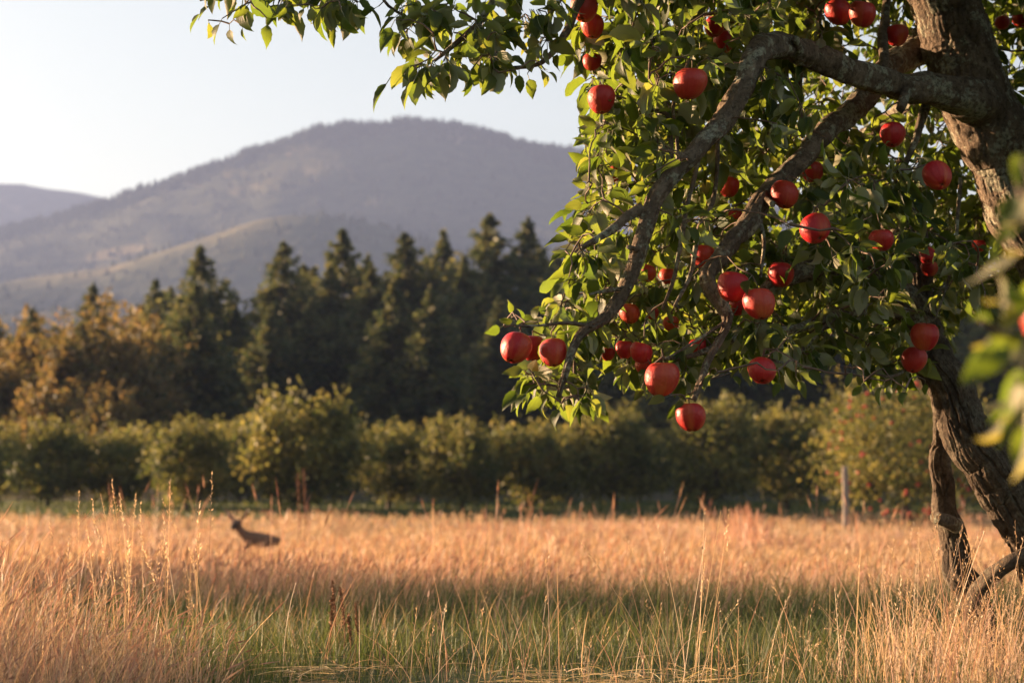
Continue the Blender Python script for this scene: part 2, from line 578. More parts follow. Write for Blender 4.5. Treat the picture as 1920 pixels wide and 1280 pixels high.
def build_mountain():
    D = 3000.0
    rx, rz = ridge([(-1900, 700), (-1200, 600), (-600, 500), (-200, 445), (0, 420), (110, 398), (170, 380), (215, 366), (300, 335), (400, 300), (480, 272), (560, 245), (640, 228), (700, 224), (770, 217), (850, 226), (950, 249), (1020, 264), (1090, 278), (1200, 305), (1400, 365), (1700, 450), (2100, 540), (2900, 640), (3600, 720)], D)
    DS = 2150.0
    sx, sz = ridge([(-1800, 800), (-900, 640), (-300, 560), (0, 527), (120, 512), (220, 497), (290, 474), (360, 450), (430, 428), (500, 405), (600, 395), (720, 420), (900, 480), (1300, 600), (1900, 750), (3300, 880)], DS)
    DT = 1650.0
    tx, tz = ridge([(-1800, 800), (-600, 660), (-100, 590), (100, 570), (260, 560), (420, 572), (640, 600), (900, 680), (1500, 800), (3300, 900)], DT)
    xs = np.linspace(-2350, 2350, 236); ys = np.concatenate([np.linspace(1150, 3050, 110), np.linspace(3075, 3700, 20)])
    X, Y = np.meshgrid(xs, ys)

    def hz(X, Y):
        a = np.clip((Y - 1500) / 1500, 0, 1); b = np.clip((Y - 3000) / 800, 0, 1)
        g = a ** 1.35 * (1 - b) ** 1.5
        warp = 90 * (fbm(X * 0.002, Y * 0.0022, 3, 21) - 0.44)
        z1 = np.interp(X, rx, rz) * g + 150 * (fbm(X * 0.0042 + Y * 0.0012, Y * 0.0016, 4, 3) - 0.47) * g * (1 - g) * 4 * 0.8
        z1 = z1 + 9 * (fbm(X * 0.02, Y * 0.02, 3, 8) - 0.44)
        w = np.exp(-np.abs((Y + warp - DS) / np.where(Y < DS, 430, 500)) ** 1.8)
        z2 = np.interp(X, sx, sz) * w + 6 * (fbm(X * 0.02, Y * 0.02, 3, 9) - 0.44)
        w3 = np.exp(-np.abs((Y + warp - DT) / 260) ** 2)
        z3 = np.interp(X, tx, tz) * w3
        k = 22.0
        return k * np.logaddexp(np.logaddexp(z1 / k, z2 / k), z3 / k) - 4, z2 - z1

    Z, dz = hz(X, Y)
    # the open pasture along the crest of the spur
    px = 960 + X / Y * F
    crest = np.exp(-((Y - (DS - 40)) / 62.0) ** 2) * np.clip((px + 50) / 150, 0, 1) * np.clip((560 - px) / 120, 0, 1) * np.clip(fbm(X * 0.011, Y * 0.011, 3, 31) * 3.0 - 0.4, 0, 1)
    crest2 = np.exp(-((Y - 2700) / 150.0) ** 2) * np.exp(-((px - 560) / 120) ** 2) * np.clip(fbm(X * 0.012, Y * 0.012, 3, 41) * 4 - 1.7, 0, 1)
    n, m = X.shape
    i = np.arange(n - 1)[:, None] * m; j = np.arange(m - 1)[None, :]
    Fq = np.stack([i + j, i + j + 1, i + m + j + 1, i + m + j], -1).reshape(-1, 4)
    mb = MB()
    mb.add(np.stack([X, Y, Z - 1.0], -1).reshape(-1, 3), Fq, tint=np.clip(crest + 0.7 * crest2, 0, 1).reshape(-1))
    o = mb.build('mountain', mountain_material('mountain_forest'))
    tag(o, 'broad forested mountain with a rounded summit behind the trees', None, None, 'structure')

    # trees covering the mountain and standing along its skyline
    N = 15000
    x = rng.uniform(-1150, 1150, N); y = rng.uniform(1500, 3060, N)
    x[:6000] = rng.uniform(-1100, 700, 6000); y[:6000] = rng.normal(2985, 30, 6000)
    z, _ = hz(x, y)
    pcol = 960 + x / y * F
    keep = ~((np.abs(y - (DS - 40)) < 60) & (pcol > -40) & (pcol < 540) & (fbm(x * 0.011, y * 0.011, 3, 31) > 0.3))
    x, y, z = x[keep], y[keep], z[keep]
    N = len(x)
    h = rng.uniform(4, 10.5, N) * (0.7 + 0.6 * vnoise(x * 0.03, y * 0.03, 77)); r = h * rng.uniform(0.22, 0.38, N)
    a = np.linspace(0, 2 * math.pi, 5, endpoint=False)[None] + rng.uniform(0, 6, N)[:, None]
    ring = np.stack([x[:, None] + r[:, None] * np.cos(a), y[:, None] + r[:, None] * np.sin(a), np.repeat(z[:, None] - 0.5, 5, 1)], -1)
    top = np.stack([x, y, z + h], -1)[:, None, :]
    V = np.concatenate([ring, top], 1)
    b = np.arange(N)[:, None, None] * 6
    f = np.array([[k, (k + 1) % 5, 5] for k in range(5)])[None]
    mb = MB()
    mb.add(V.reshape(-1, 3), (b + f).reshape(-1, 3), tint=np.repeat(rng.uniform(0, 0.8, N), 6))
    o = mb.build('mountain_forest', plain('far_wood', (0.036, 0.046, 0.026), 0.95, 0.02, 0.35, 0.1), smooth=False)
    tag(o, 'dark woodland covering the slopes and skyline of the mountain', 'forest', None, 'stuff')

    # the further ridge on the left
    D2 = 4400.0
    fx, fz = ridge([(-1600, 520), (-900, 430), (-400, 372), (-100, 350), (0, 345), (60, 348), (130, 358), (200, 369), (260, 384), (400, 420), (700, 500), (1200, 620), (2400, 760)], D2)
    xs = np.linspace(-2400, 1500, 120); ys = np.linspace(3720, 5100, 40)
    X, Y = np.meshgrid(xs, ys)
    Z = np.interp(X, fx, fz) * np.exp(-np.abs((Y - D2) / 480) ** 2) + 14 * (fbm(X * 0.01, Y * 0.01, 4, 55) - 0.46)
    n, m = X.shape
    i = np.arange(n - 1)[:, None] * m; j = np.arange(m - 1)[None, :]
    Fq = np.stack([i + j, i + j + 1, i + m + j + 1, i + m + j], -1).reshape(-1, 4)
    mb = MB()
    mb.add(np.stack([X, Y, Z - 1.0], -1).reshape(-1, 3), Fq, tint=np.zeros(n * m))
    o = mb.build('hills', mountain_material('hill_forest'))
    tag(o, 'paler more distant ridge at the left edge', None, None, 'structure')


build_mountain()


def haze():
    mb = MB()
    x0, x1, y0, y1, z0, z1 = -2700, 2700, -80, 5400, -3.0, 780.0
    V = [(x, y, z) for z in (z0, z1) for y in (y0, y1) for x in (x0, x1)]
    mb.add(V, [(0, 2, 3, 1), (4, 5, 7, 6), (0, 1, 5, 4), (2, 6, 7, 3), (0, 4, 6, 2), (1, 3, 7, 5)])
    t = NT('haze_air')
    v = t.n('ShaderNodeVolumePrincipled')
    v.inputs['Color'].default_value = (0.38, 0.51, 0.93, 1)
    v.inputs['Density'].default_value = 0.00013
    v.inputs['Anisotropy'].default_value = 0.05
    t.l(v.outputs[0], t.out.inputs['Volume'])
    t.m.volume_intersection_method = 'FAST' if hasattr(t.m, 'volume_intersection_method') else None
    o = mb.build('haze', t.m, smooth=False)
    tag(o, 'thin evening haze hanging over the whole valley', 'haze', None, 'stuff')


haze()

# ------------------------------------------------------------------ far trees
def card_quads(mb, C, size, rngl, up_bias=0.0, tint=None, elong=1.0):
    """small leaf-shaped quads (kites) with random orientation at points C"""
    N = len(C)
    a = norm(rngl.normal(size=(N, 3)) + np.array([0, 0, up_bias]))
    b = norm(np.cross(a, rngl.normal(size=(N, 3))))
    s = np.asarray(size).reshape(-1, 1) * np.ones((N, 1))
    V = np.stack([C - a * s * elong, C + b * s * 0.55, C + a * s * elong, C - b * s * 0.55], 1)
    Fq = np.arange(N)[:, None] * 4 + np.arange(4)[None]
    mb.add(V.reshape(-1, 3), Fq, tint=np.repeat(tint if tint is not None else rngl.uniform(0, 1, N), 4))


def broadleaf(seed, h, w, nclump, nleaf, leaf, shoots=0, skirt=0.1, mat=None, limb_n=7):
    """trunk and crown meshes of a rounded fruit tree, base at the origin"""
    r = np.random.default_rng(seed)
    z0 = h * skirt
    cz = (h * 0.92 + z0) / 2; rz = (h * 0.92 - z0) / 2
    dirs = norm(r.normal(size=(nclump, 3)))
    rad = r.uniform(0.45, 1.0, nclump)[:, None] ** 0.6
    cen = dirs * rad * np.array([w / 2 * 0.86, w / 2 * 0.86, rz * 0.86]) + np.array([0, 0, cz])
    mb = MB()
    per = nleaf // nclump
    for c in cen:
        cr = w * r.uniform(0.07, 0.15)
        p = c + r.normal(size=(per, 3)) * cr * np.array([1, 1, 0.8]) * 0.75
        p[:, 2] = np.maximum(p[:, 2], 0.12 * h * r.uniform(0.2, 1, per))
        ti = np.clip(r.normal(0.45 + r.normal(0, 0.2), 0.24, per), 0, 1)
        card_quads(mb, p, leaf * r.uniform(0.6, 1.3, per), r, 0.1, ti)
    top = cen[cen[:, 2] > cz]
    for k in range(shoots):
        c = top[r.integers(len(top))]
        L = r.uniform(0.10, 0.24) * h
        d = norm(np.array([r.normal(0, 0.25), r.normal(0, 0.25), 1.0]))
        n = 26
        tt = r.uniform(0.2, 1, n)[:, None]
        p = c + d * tt * L * 1.5 + r.normal(size=(n, 3)) * leaf * 0.75
        card_quads(mb, p, leaf * r.uniform(0.5, 1.0, n), r, 0.4, np.clip(r.normal(0.6, 0.2, n), 0, 1))
    crown = mb.mesh('crown', mat, smooth=False)
    tb = MB()
    pts = [np.array([0, 0, -0.15]), np.array([r.normal(0, .02) * w, 0, h * 0.12]), np.array([r.normal(0, .04) * w, r.normal(0, .04) * w, h * 0.28]), np.array([r.normal(0, .06) * w, r.normal(0, .06) * w, h * 0.6])]
    path, rr = smoothpath(pts, [0.034 * h, 0.028 * h, 0.022 * h, 0.006 * h], h * 0.05)
    tube(tb, path, rr, 8)
    for k in range(limb_n):
        c = cen[r.integers(nclump)]
        st = path[len(path) // 2 + r.integers(0, max(1, len(path) // 3))]
        md = (st + c) / 2 + np.array([0, 0, -0.04 * h])
        p2, r2 = smoothpath([st, md, c], [0.014 * h, 0.009 * h, 0.003 * h], h * 0.08)
        tube(tb, p2, r2, 6)
    trunk = tb.mesh('trunk', M['farbark'])
    return trunk, crown


def conifer(seed, h, spread=0.19):
    r = np.random.default_rng(seed)
    mb = MB()
    nl = int(h * 3.0)
    for lv in range(nl):
        f = 0.01 + 0.98 * (lv + r.uniform(0, 0.9)) / nl
        g = 1 - f
        L0 = h * spread / 0.25 * (0.40 * min(g, 0.34) + 0.10 * max(0.0, g - 0.34)) * (1 + 0.30 * math.sin(lv * 2.3 + seed)) + 0.03
        nb = 6 + int(5 * (1 - f)) + r.integers(0, 2)
        for k in range(nb):
            az = r.uniform(0, 2 * math.pi)
            L = L0 * r.uniform(0.45, 1.35)
            n = int(9 + L * 10)
            t = np.sqrt(r.uniform(0.02, 1, n))
            droop = r.uniform(0.10, 0.38) * (1 - 0.6 * f)
            out = np.array([math.cos(az), math.sin(az), 0])
            side = np.array([-math.sin(az), math.cos(az), 0])
            z = f * h - droop * L * t + 0.22 * L * t ** 3 + 0.10 * L * f
            p = out[None] * (L * t)[:, None] + side[None] * (r.normal(0, 0.16, n) * L * (0.35 + t * 0.6))[:, None]
            p[:, 2] = z + r.normal(0, 0.10, n) * L + r.normal(0, 0.12, n)
            s = r.uniform(0.22, 0.52, n) * (0.55 + 0.6 * (1 - f))
            a = norm(out[None] + side[None] * r.normal(0, 0.6, n)[:, None] + np.array([0, 0, -0.25]) + r.normal(0, 0.2, (n, 3)))
            b = norm(np.cross(a, np.array([0, 0, 0.5]) + r.normal(0, 0.9, (n, 3))))
            V = np.stack([p - a * s[:, None], p + b * s[:, None] * 0.5, p + a * s[:, None] * 1.2, p - b * s[:, None] * 0.5], 1)
            mb.add(V.reshape(-1, 3), np.arange(n)[:, None] * 4 + np.arange(4)[None], tint=np.repeat(np.clip(r.normal(0.46, 0.24, n) + 0.3 * t * r.uniform(0, 1), 0, 1), 4))
    crown = mb.mesh('crown', M['conifer'], smooth=False)
    tb = MB()
    path, rr = smoothpath([np.array([0, 0, -0.4]), np.array([r.normal(0, 0.05), 0, h * 0.5]), np.array([0, 0, h * 0.985])], [0.018 * h, 0.011 * h, 0.001 * h], h * 0.06)
    tube(tb, path, rr, 8)
    return tb.mesh('trunk', M['farbark']), crown


def place_tree(name, meshes, x, y, s, rz, label, cat, group, zs=1.0):
    o = empty(name, (x, y, float(ground_z(x, y))))
    o.rotation_euler = (0, 0, rz)
    o.scale = (s, s, s * zs)
    child('trunk', meshes[0], o)
    child('crown', meshes[1], o)
    return tag(o, label, cat, group)


CON_H = 20.0
CON = [conifer(101, CON_H, 0.235), conifer(102, CON_H, 0.26), conifer(103, CON_H, 0.275), conifer(104, CON_H, 0.22)]
CG = 'conifers of the forest edge'
# tip column, tip row, distance, variant, label
cons = [
    (175, 531, 150, 0, 'small dark conifer tip rising above the orange-lit broadleaf trees on the left'),
    (292, 520, 158, 1, 'conifer with a narrow leading shoot between the leftmost conifer tip and the tall feathery spruce'),
    (378, 457, 150, 1, 'tall feathery spruce with drooping open boughs standing clear at left of the forest'),
    (432, 548, 170, 0, 'low conifer in the gap just right of the feathery spruce'),
    (530, 447, 152, 2, 'broad brown-green conifer with a blunt tip right of the feathery spruce'),
    (590, 497, 165, 3, 'slim conifer leaning against the right side of the broad brown-green one'),
    (645, 424, 156, 1, 'pointed conifer above the largest orchard tree'),
    (690, 478, 172, 0, 'shorter conifer tucked beside the pointed one above the largest orchard tree'),
    (758, 429, 158, 2, 'conifer with a thin pointed tip, first of the close pair under the mountain summit'),
    (832, 427, 160, 3, 'narrow pale-green conifer, second of the close pair under the mountain summit'),
    (920, 394, 154, 2, 'tallest conifer of the forest, bushy, left of the apple boughs'),
    (990, 407, 158, 0, 'last tall conifer before the apple boughs hide the forest'),
    (1045, 462, 165, 3, 'conifer half hidden behind the outermost apple leaves'),
]
for i, (px, py, d, v, lab) in enumerate(cons):
    tip = P(px, py, d)
    h = tip[2] - float(ground_z(tip[0], d))
    place_tree('conifer_tree', CON[v], tip[0], d, h / CON_H, i * 1.7, lab, 'conifer', CG)
# the rest of the wood, packed behind and between
fill = []
rf = np.random.default_rng(5)
for px in np.arange(-60, 2060, 62):
    fill.append((px + rf.uniform(-20, 20), max(470, 610 - 0.16 * px) + rf.uniform(-30, 45) if px < 1000 else rf.uniform(440, 560), rf.uniform(142, 176)))
for px in np.arange(260, 2060, 62):
    fill.append((px + rf.uniform(-20, 20), rf.uniform(540, 650) - 0.03 * px, rf.uniform(128, 146)))
for i, (px, py, d) in enumerate(fill):
    tip = P(px, py, d)
    h = tip[2] - float(ground_z(tip[0], d))
    where = 'behind the orange-lit broadleaf trees' if px < 300 else 'behind and beside the largest orchard tree' if px < 700 else 'just left of the apple boughs' if px < 1060 else 'glimpsed through gaps in the apple foliage'
    lab = ('lower dark conifer in the front of the forest, ' if d < 146.5 and i >= 35 else 'taller conifer filling the back of the forest, ') + where
    place_tree('conifer_tree', CON[i % 4], tip[0], d, h / CON_H, rf.uniform(0, 6), lab, 'conifer', 'conifers filling the wood, ' + where)

AUT = [broadleaf(201, 10, 8.0, 60, 5200, 0.26, 30, 0.05, M['autumn']), broadleaf(202, 10, 7.0, 55, 5200, 0.26, 30, 0.05, M['autumn'])]
for i, (px, py, d, lab) in enumerate([
    (-45, 650, 118, 'orange-lit broadleaf tree cut by the left edge of the picture'),
    (68, 612, 124, 'rounded orange-lit broadleaf tree at far left below the mountain slope'),
    (182, 588, 121, 'tall glowing orange-green broadleaf tree in front of the leftmost conifer'),
    (255, 600, 128, 'olive-brown broadleaf tree merging into the conifers right of the glowing tree'),
    (118, 700, 112, 'lower sunlit broadleaf tree between the two taller orange ones'),
    (205, 735, 108, 'smallest orange-lit broadleaf, just above the left orchard trees')]):
    tip = P(px, py, d)
    h = tip[2] - float(ground_z(tip[0], d))
    place_tree('broadleaf_tree', AUT[i % 2], tip[0], d, h / 9.6, i * 2.1, lab, 'tree', 'broadleaf trees at the forest edge')

ORC = [broadleaf(301, 4.0, 4.3, 50, 5200, 0.115, 70, 0.06, M['orchard']), broadleaf(302, 4.0, 4.1, 44, 5000, 0.115, 80, 0.08, M['orchard']), broadleaf(303, 4.0, 4.5, 74, 7000, 0.12, 24, 0.05, M['orchard'])]
orch = [  # column of the middle, top row, distance, width factor, variant, label
    (-60, 792, 88, 1.0, 1, 'orchard tree cut by the left edge of the picture'),
    (95, 795, 86, 1.0, 0, 'leftmost whole orchard tree, its upper half sunlit'),
    (222, 800, 87, 1.0, 2, 'orchard tree in deep shade between the leftmost one and the sunlit bush-like one'),
    (352, 786, 80, 1.0, 1, 'sunlit bushy orchard tree directly left of the largest one'),
    (452, 790, 95, 0.9, 0, 'shaded orchard tree squeezed behind and left of the largest one'),
    (575, 733, 78, 1.0, 2, 'largest orchard tree of the row, tall and rounded, above the deer'),
    (730, 796, 84, 1.0, 1, 'orchard tree directly right of the largest one'),
    (862, 790, 82, 1.0, 0, 'orchard tree with spiky top shoots, second to the right of the largest one'),
    (985, 788, 84, 1.0, 2, 'dark orchard tree below the lowest left cluster of apples'),
    (1150, 762, 82, 1.0, 1, 'orchard tree just left of the lowest hanging apple'),
    (1335, 755, 80, 1.0, 0, 'orchard tree behind and right of the lowest hanging apple'),
    (1475, 762, 82, 1.0, 1, 'orchard tree left of the fruiting tree and its stake'),
    (1600, 775, 90, 1.0, 2, 'shaded orchard tree mostly hidden behind the fruiting tree'),
    (1800, 770, 84, 1.0, 0, 'orchard tree seen between the two leaning apple trunks'),
    (1960, 770, 84, 1.0, 1, 'orchard tree cut by the right edge of the picture'),
]
for i, (px, py, d, wf, v, lab) in enumerate(orch):
    tip = P(px, py, d)
    h = tip[2] - float(ground_z(tip[0], d))
    place_tree('orchard_tree', ORC[v], tip[0], d, h / 4.0, i * 1.3, lab, 'fruit tree', 'orchard trees in a row')
rf = np.random.default_rng(8)
for i, px in enumerate(np.arange(-20, 2000, 135)):
    d = 99 + rf.uniform(-2, 4)
    tip = P(px + rf.uniform(-20, 20), 806 + rf.uniform(-8, 12), d)
    h = tip[2] - float(ground_z(tip[0], d))
    place_tree('orchard_tree', ORC[i % 3], tip[0], d, h / 4.0, rf.uniform(0, 6), 'dim orchard tree of the second row showing in gaps behind the front row', 'fruit tree', 'orchard trees of the back row')

# ------------------------------------------------------------------ apples
APPLE_ME = []


def apple_mesh(seed):
    r = np.random.default_rng(seed)
    nu, nv = 28, 20
    # profile in units of the diameter, z from 0 (bottom) to ~0.9
    th = np.linspace(0, math.pi, nv * 2 + 1)
    pr = 0.5 * np.sin(th) ** 0.92
    pz = -0.50 * np.cos(th)
    pz = pz - 0.20 * np.exp(-(pr / 0.18) ** 2) * (th > 1.57) + 0.085 * np.exp(-(pr / 0.11) ** 2) * (th < 1.57)
    pr = pr * (1 + 0.075 * np.sin(pz / 0.49 * 1.57))
    pz = pz + 0.48
    a = np.linspace(0, 2 * math.pi, nu, endpoint=False)
    A, K = np.meshgrid(a, np.arange(len(pr)))
    ph = r.uniform(0, 6)
    lob = 1 + 0.016 * np.cos(5 * A + ph) * np.clip(1.1 - pz[K], 0.2, 1) + 0.05 * np.cos(A + r.uniform(0, 6)) + 0.025 * np.cos(2 * A + ph)
    X = pr[K] * lob * np.cos(A); Y = pr[K] * lob * np.sin(A)
    Z = pz[K] * r.uniform(0.95, 1.06) + 0.11 * X * r.uniform(-1, 1) + 0.08 * Y * r.uniform(-1, 1) + 0.012 * np.cos(5 * A + ph) * np.exp(-((pz[K]) / 0.06) ** 2)
    n = len(pr)
    i = np.arange(n - 1)[:, None] * nu; j = np.arange(nu)[None]; k = (j + 1) % nu
    mb = MB()
    mb.add(np.stack([X, Y, Z], -1).reshape(-1, 3), np.stack([i + j, i + k, i + nu + k, i + nu + j], -1).reshape(-1, 4))
    sk = mb.mesh('apple', M['apple'])
    ms = MB()
    tip = np.array([r.uniform(-0.05, 0.05), r.uniform(-0.05, 0.05), 1.12])
    path, rr = smoothpath([np.array([0, 0, 0.75]), np.array([0.01, 0, 0.93]), tip], [0.022, 0.016, 0.024], 0.05)
    tube(ms, path, rr, 7)
    st = ms.mesh('stalk', M['stalk'])
    mc = MB()
    for q in range(5):
        az = ph + q * 2 * math.pi / 5
        o = np.array([math.cos(az), math.sin(az), 0]); s = np.array([-math.sin(az), math.cos(az), 0])
        V = [o * 0.012 + s * 0.02 + [0, 0, 0.05], o * 0.012 - s * 0.02 + [0, 0, 0.05], o * 0.055 - s * 0.008 + [0, 0, 0.012], o * 0.055 + s * 0.008 + [0, 0, 0.012], o * 0.07 + [0, 0, 0.03]]
        mc.add(V, [(0, 1, 2, 3)]); mc.add(V, [(3, 2, 4)])
    ca = mc.mesh('calyx', M['calyx'])
    return sk, st, ca


APPLE_ME = [apple_mesh(s) for s in (1, 2, 3, 4, 5)]
AG = 'apples hanging on the big apple tree'
# column, row, pixel radius, distance, tilt towards camera (deg), tilt sideways, label
APPLES = [
    (1293, 155, 33, 5.10, -6, 8, 'large red apple lit on its left side under the bend of the big limb'),
    (1127, 187, 27, 5.15, 2, -4, 'single red apple hanging against the sky just above the mountain ridge'),
    (1096, 16, 27, 5.25, 25, 10, 'red and yellow apple cut by the top edge, upper of the touching pair'),
    (1111, 50, 23, 5.40, 5, 0, 'red apple tucked below the pair mate at the top edge'),
    (1110, 116, 18, 5.55, 0, 5, 'half-hidden pinkish apple between the top pair and the single one against the sky'),
    (1339, 50, 20, 5.80, 10, 0, 'apple peeping out behind leaves left of the top of the bent limb'),
    (1357, 79, 21, 5.90, 0, 0, 'shaded orange-red apple directly below the peeping one left of the bent limb'),
    (1618, 27, 26, 5.55, -12, 6, 'bright red apple at the top edge, right one of the pair beside the trunk'),
    (1573, 24, 25, 5.65, 0, -8, 'red apple at the top edge, left one of the pair beside the trunk'),
    (1682, 66, 22, 6.10, 0, 0, 'orange shaded apple between the top pair and the trunk'),
    (1673, 252, 24, 5.80, 12, 4, 'orange-red apple hanging under the big limb beside the trunk'),
    (1757, 331, 27, 5.45, 42, -14, 'red apple with its dimple showing, almost touching the trunk'),
    (1523, 322, 21, 6.00, 0, 0, 'dull orange apple behind the second limb'),
    (1472, 366, 26, 5.65, 18, 8, 'dark red apple hanging just below the second limb'),
    (1530, 429, 29, 5.25, 40, -10, 'deep red apple with a glowing ring round its lower dimple'),
    (1652, 449, 23, 5.45, -8, -6, 'orange-lit apple alone in the middle of the dark foliage'),
    (1464, 515, 24, 5.70, 0, 0, 'rosy apple at the left end of the thick dark bough, half behind a leaf'),
    (1375, 538, 30, 5.20, 4, 12, 'red apple of the touching pair right of the drooping second limb, upper left one'),
    (1425, 570, 30, 5.12, 10, -6, 'red apple of the touching pair right of the drooping second limb, lower right one'),
    (1386, 573, 19, 5.75, 0, 0, 'apple showing only as a red sliver behind the touching pair'),
    (1320, 482, 25, 5.55, 6, 4, 'red apple directly left of the drooping second limb'),
    (1213, 512, 17, 5.60, 0, 12, 'small rosy apple right of the first limb, left of a hidden one'),
    (1251, 518, 16, 5.85, 0, 0, 'small dark red apple hidden behind twigs between the two drooping limbs'),
    (1379, 404, 14, 6.10, 10, 0, 'small apple glimpsed beside the second limb near mid height'),
    (1368, 350, 20, 6.00, 0, 0, 'orange apple behind leaves left of the second limb'),
    (1181, 587, 20, 5.45, 12, 0, 'orange-red apple behind the elbow of the first limb'),
    (1223, 587, 13, 5.80, 0, 0, 'small rosy apple right of the elbow of the first limb'),
    (966, 652, 30, 5.02, 22, 16, 'pink-lit apple at the far left tip of the tree, leftmost of all'),
    (1037, 661, 27, 5.05, 14, -4, 'red apple second from the far left tip of the tree'),
    (999, 652, 25, 5.35, 0, 0, 'shadowed apple wedged between the two at the far left tip'),
    (1203, 660, 22, 5.25, 0, 10, 'pale pink-topped apple half behind leaves above the big low apple'),
    (1172, 655, 18, 5.50, 0, 0, 'dark red apple left of the pale pink-topped one'),
    (1140, 664, 13, 5.70, 0, 0, 'little orange-red apple low on the left, between the tip pair and the pink-topped one'),
    (1240, 711, 33, 5.02, 2, 4, 'large round red apple low on the tree with a bright left edge'),
    (1295, 781, 28, 5.02, 2, -6, 'lowest hanging apple of all, at the end of the second limb'),
    (1430, 694, 27, 5.15, 32, 6, 'dark red apple with a lit lower rim hanging alone under the lower branch'),
    (1735, 631, 27, 5.65, -6, 4, 'shaded red apple in front of the leaning trunk'),
    (1713, 675, 24, 5.75, 16, 10, 'shaded apple just below the one in front of the leaning trunk'),
    (1738, 480, 16, 6.00, 40, 0, 'small shadowed apple in the dark foliage right of centre, upper one'),
    (1742, 503, 16, 6.05, 0, 0, 'small shadowed apple in the dark foliage right of centre, lower one'),
    (1836, 460, 13, 6.40, 0, 0, 'small dim apple under the right trunk by the blurred leaf'),
    (1880, 43, 14, 6.80, 0, 0, 'small apple right of the trunk near the top edge'),
    (1914, 36, 17, 6.70, 0, 0, 'apple cut by the right edge near the top right corner'),
    (1155, 306, 13, 5.55, 0, 0, 'small half-hidden apple at the sky edge of the foliage, below the single one'),
    (1148, 330, 12, 5.60, 0, 0, 'tiny sliver of apple at the sky edge, lowest one there'),
    (1208, 684, 17, 5.45, 0, 0, 'shaded apple directly behind and left of the large low one'),
    (1308, 651, 17, 5.70, 0, 0, 'orange shaded apple left of the lower end of the second limb'),
    (1258, 607, 15, 5.75, 0, 0, 'dim apple in leaves above the large low one'),
    (1700, 590, 15, 6.10, 0, 0, 'dim red apple above and left of the one in front of the leaning trunk'),
]
ATT = []       # attachment points for twigs


def make_apple(name, c, dia, tilt, side, rz, var, label, group, parts=True, cat='apple'):
    m = APPLE_ME[var % 5]
    o = link(name, m[0])
    Rm = Matrix.Rotation(R(-tilt), 4, 'X') @ Matrix.Rotation(R(side), 4, 'Y') @ Matrix.Rotation(rz, 4, 'Z')
    ctr = Rm @ Vector((0, 0, 0.48 * dia))
    o.matrix_world = Matrix.Translation(Vector(c) - ctr) @ Rm @ Matrix.Scale(dia, 4)
    tag(o, label, cat, group)
    if parts:
        child('stalk', m[1], o)
        child('calyx', m[2], o)
    return np.array(o.matrix_world @ Vector((0, 0, 1.12)))


for i, (px, py, r, d, ti, si, lab) in enumerate(APPLES):
    ATT.append(make_apple('apple', P(px, py, d), 2 * r * d / F, ti, si, i * 2.4, i, lab, AG))

# ------------------------------------------------------------------ the big apple tree: stems and limbs
tree = empty('apple_tree', P(2045, 1235, 6.3))
tag(tree, 'old leaning apple tree laden with red apples at the right', 'apple tree')


def bark_disp(scale_u, scale_v, amp, seed, knots=0.012):
    def f(U, S, r):
        wob = 0.35 * (vnoise(U * 6, S * 7, seed + 3) - 0.5)
        # long plates along the stem, wrapped round it, split by narrow fissures
        uu = U * scale_u + 0.9 * (vnoise(np.cos(2 * math.pi * U) * 2 + 7, S * 9 + np.sin(2 * math.pi * U) * 2, seed + 5) - 0.5)
        vv = (S + wob * 0.10) * scale_v
        f1, f2 = worley(uu, vv, scale_u, seed)
        e = np.clip((f2 - f1) / 0.11, 0, 1) ** 0.7
        g1, g2 = worley(uu * 2.0, vv * 3.2, scale_u * 2, seed + 40)
        e2 = np.clip((g2 - g1) / 0.10, 0, 1)
        cu = np.cos(2 * math.pi * U) * 1.7; cv = np.sin(2 * math.pi * U) * 1.7
        low = fbm(cu + S * 3.1 + 5, cv + S * 2.3 + 5, 3, seed + 11) - 0.44
        fine = fbm(cu * 11 + S * 22, cv * 11 - S * 18, 4, seed + 17) - 0.44
        rough = 0.55 + 0.9 * vnoise(cu * 1.3 + S * 2, cv * 1.3 + S * 3, seed + 23)
        return amp * rough * (0.70 * e + 0.22 * e2 * e + 0.30 * (hash2(np.floor(uu), np.floor(vv), seed) - 0.5) * e - 0.7) + knots * low * 1.6 + amp * 0.55 * fine
    return f


SKEL = []     # skeleton samples for growing twigs


def limb(name, pts, widths, amp=0.004, ns=20, su=9, sv=22, seed=1, step=0.02, knots=0.012, mat=None, thin=0.90, wob=1.0):
    """pts: (column, row, distance); widths: pixel widths"""
    p3 = [P(*p) for p in pts]
    rad = [w * thin * 0.5 * p[2] / F for w, p in zip(widths, pts)]
    path, rr = smoothpath(p3, rad, step)
    sl = np.concatenate([[0], np.cumsum(np.linalg.norm(np.diff(path, axis=0), axis=1))])
    for ax_ in range(3):      # crooked growth
        path[:, ax_] += (fbm(sl * 7.0 + seed * 3.7, 0 * sl + ax_ * 9.1, 3, seed + 60) - 0.44) * np.minimum(0.065, rr * 1.5) * np.clip(sl / 0.15, 0, 1) * wob
    rr = rr * (1 + 0.28 * (fbm(sl * 9.0, 0 * sl + seed, 3, seed + 70) - 0.44))
    mb = MB()
    tube(mb, path, rr, ns, bark_disp(su, sv, amp, seed, knots))
    o = mb.build(name, mat or M['bark'], tree)
    SKEL.append(path[:: max(1, int(0.05 / step))])
    return o


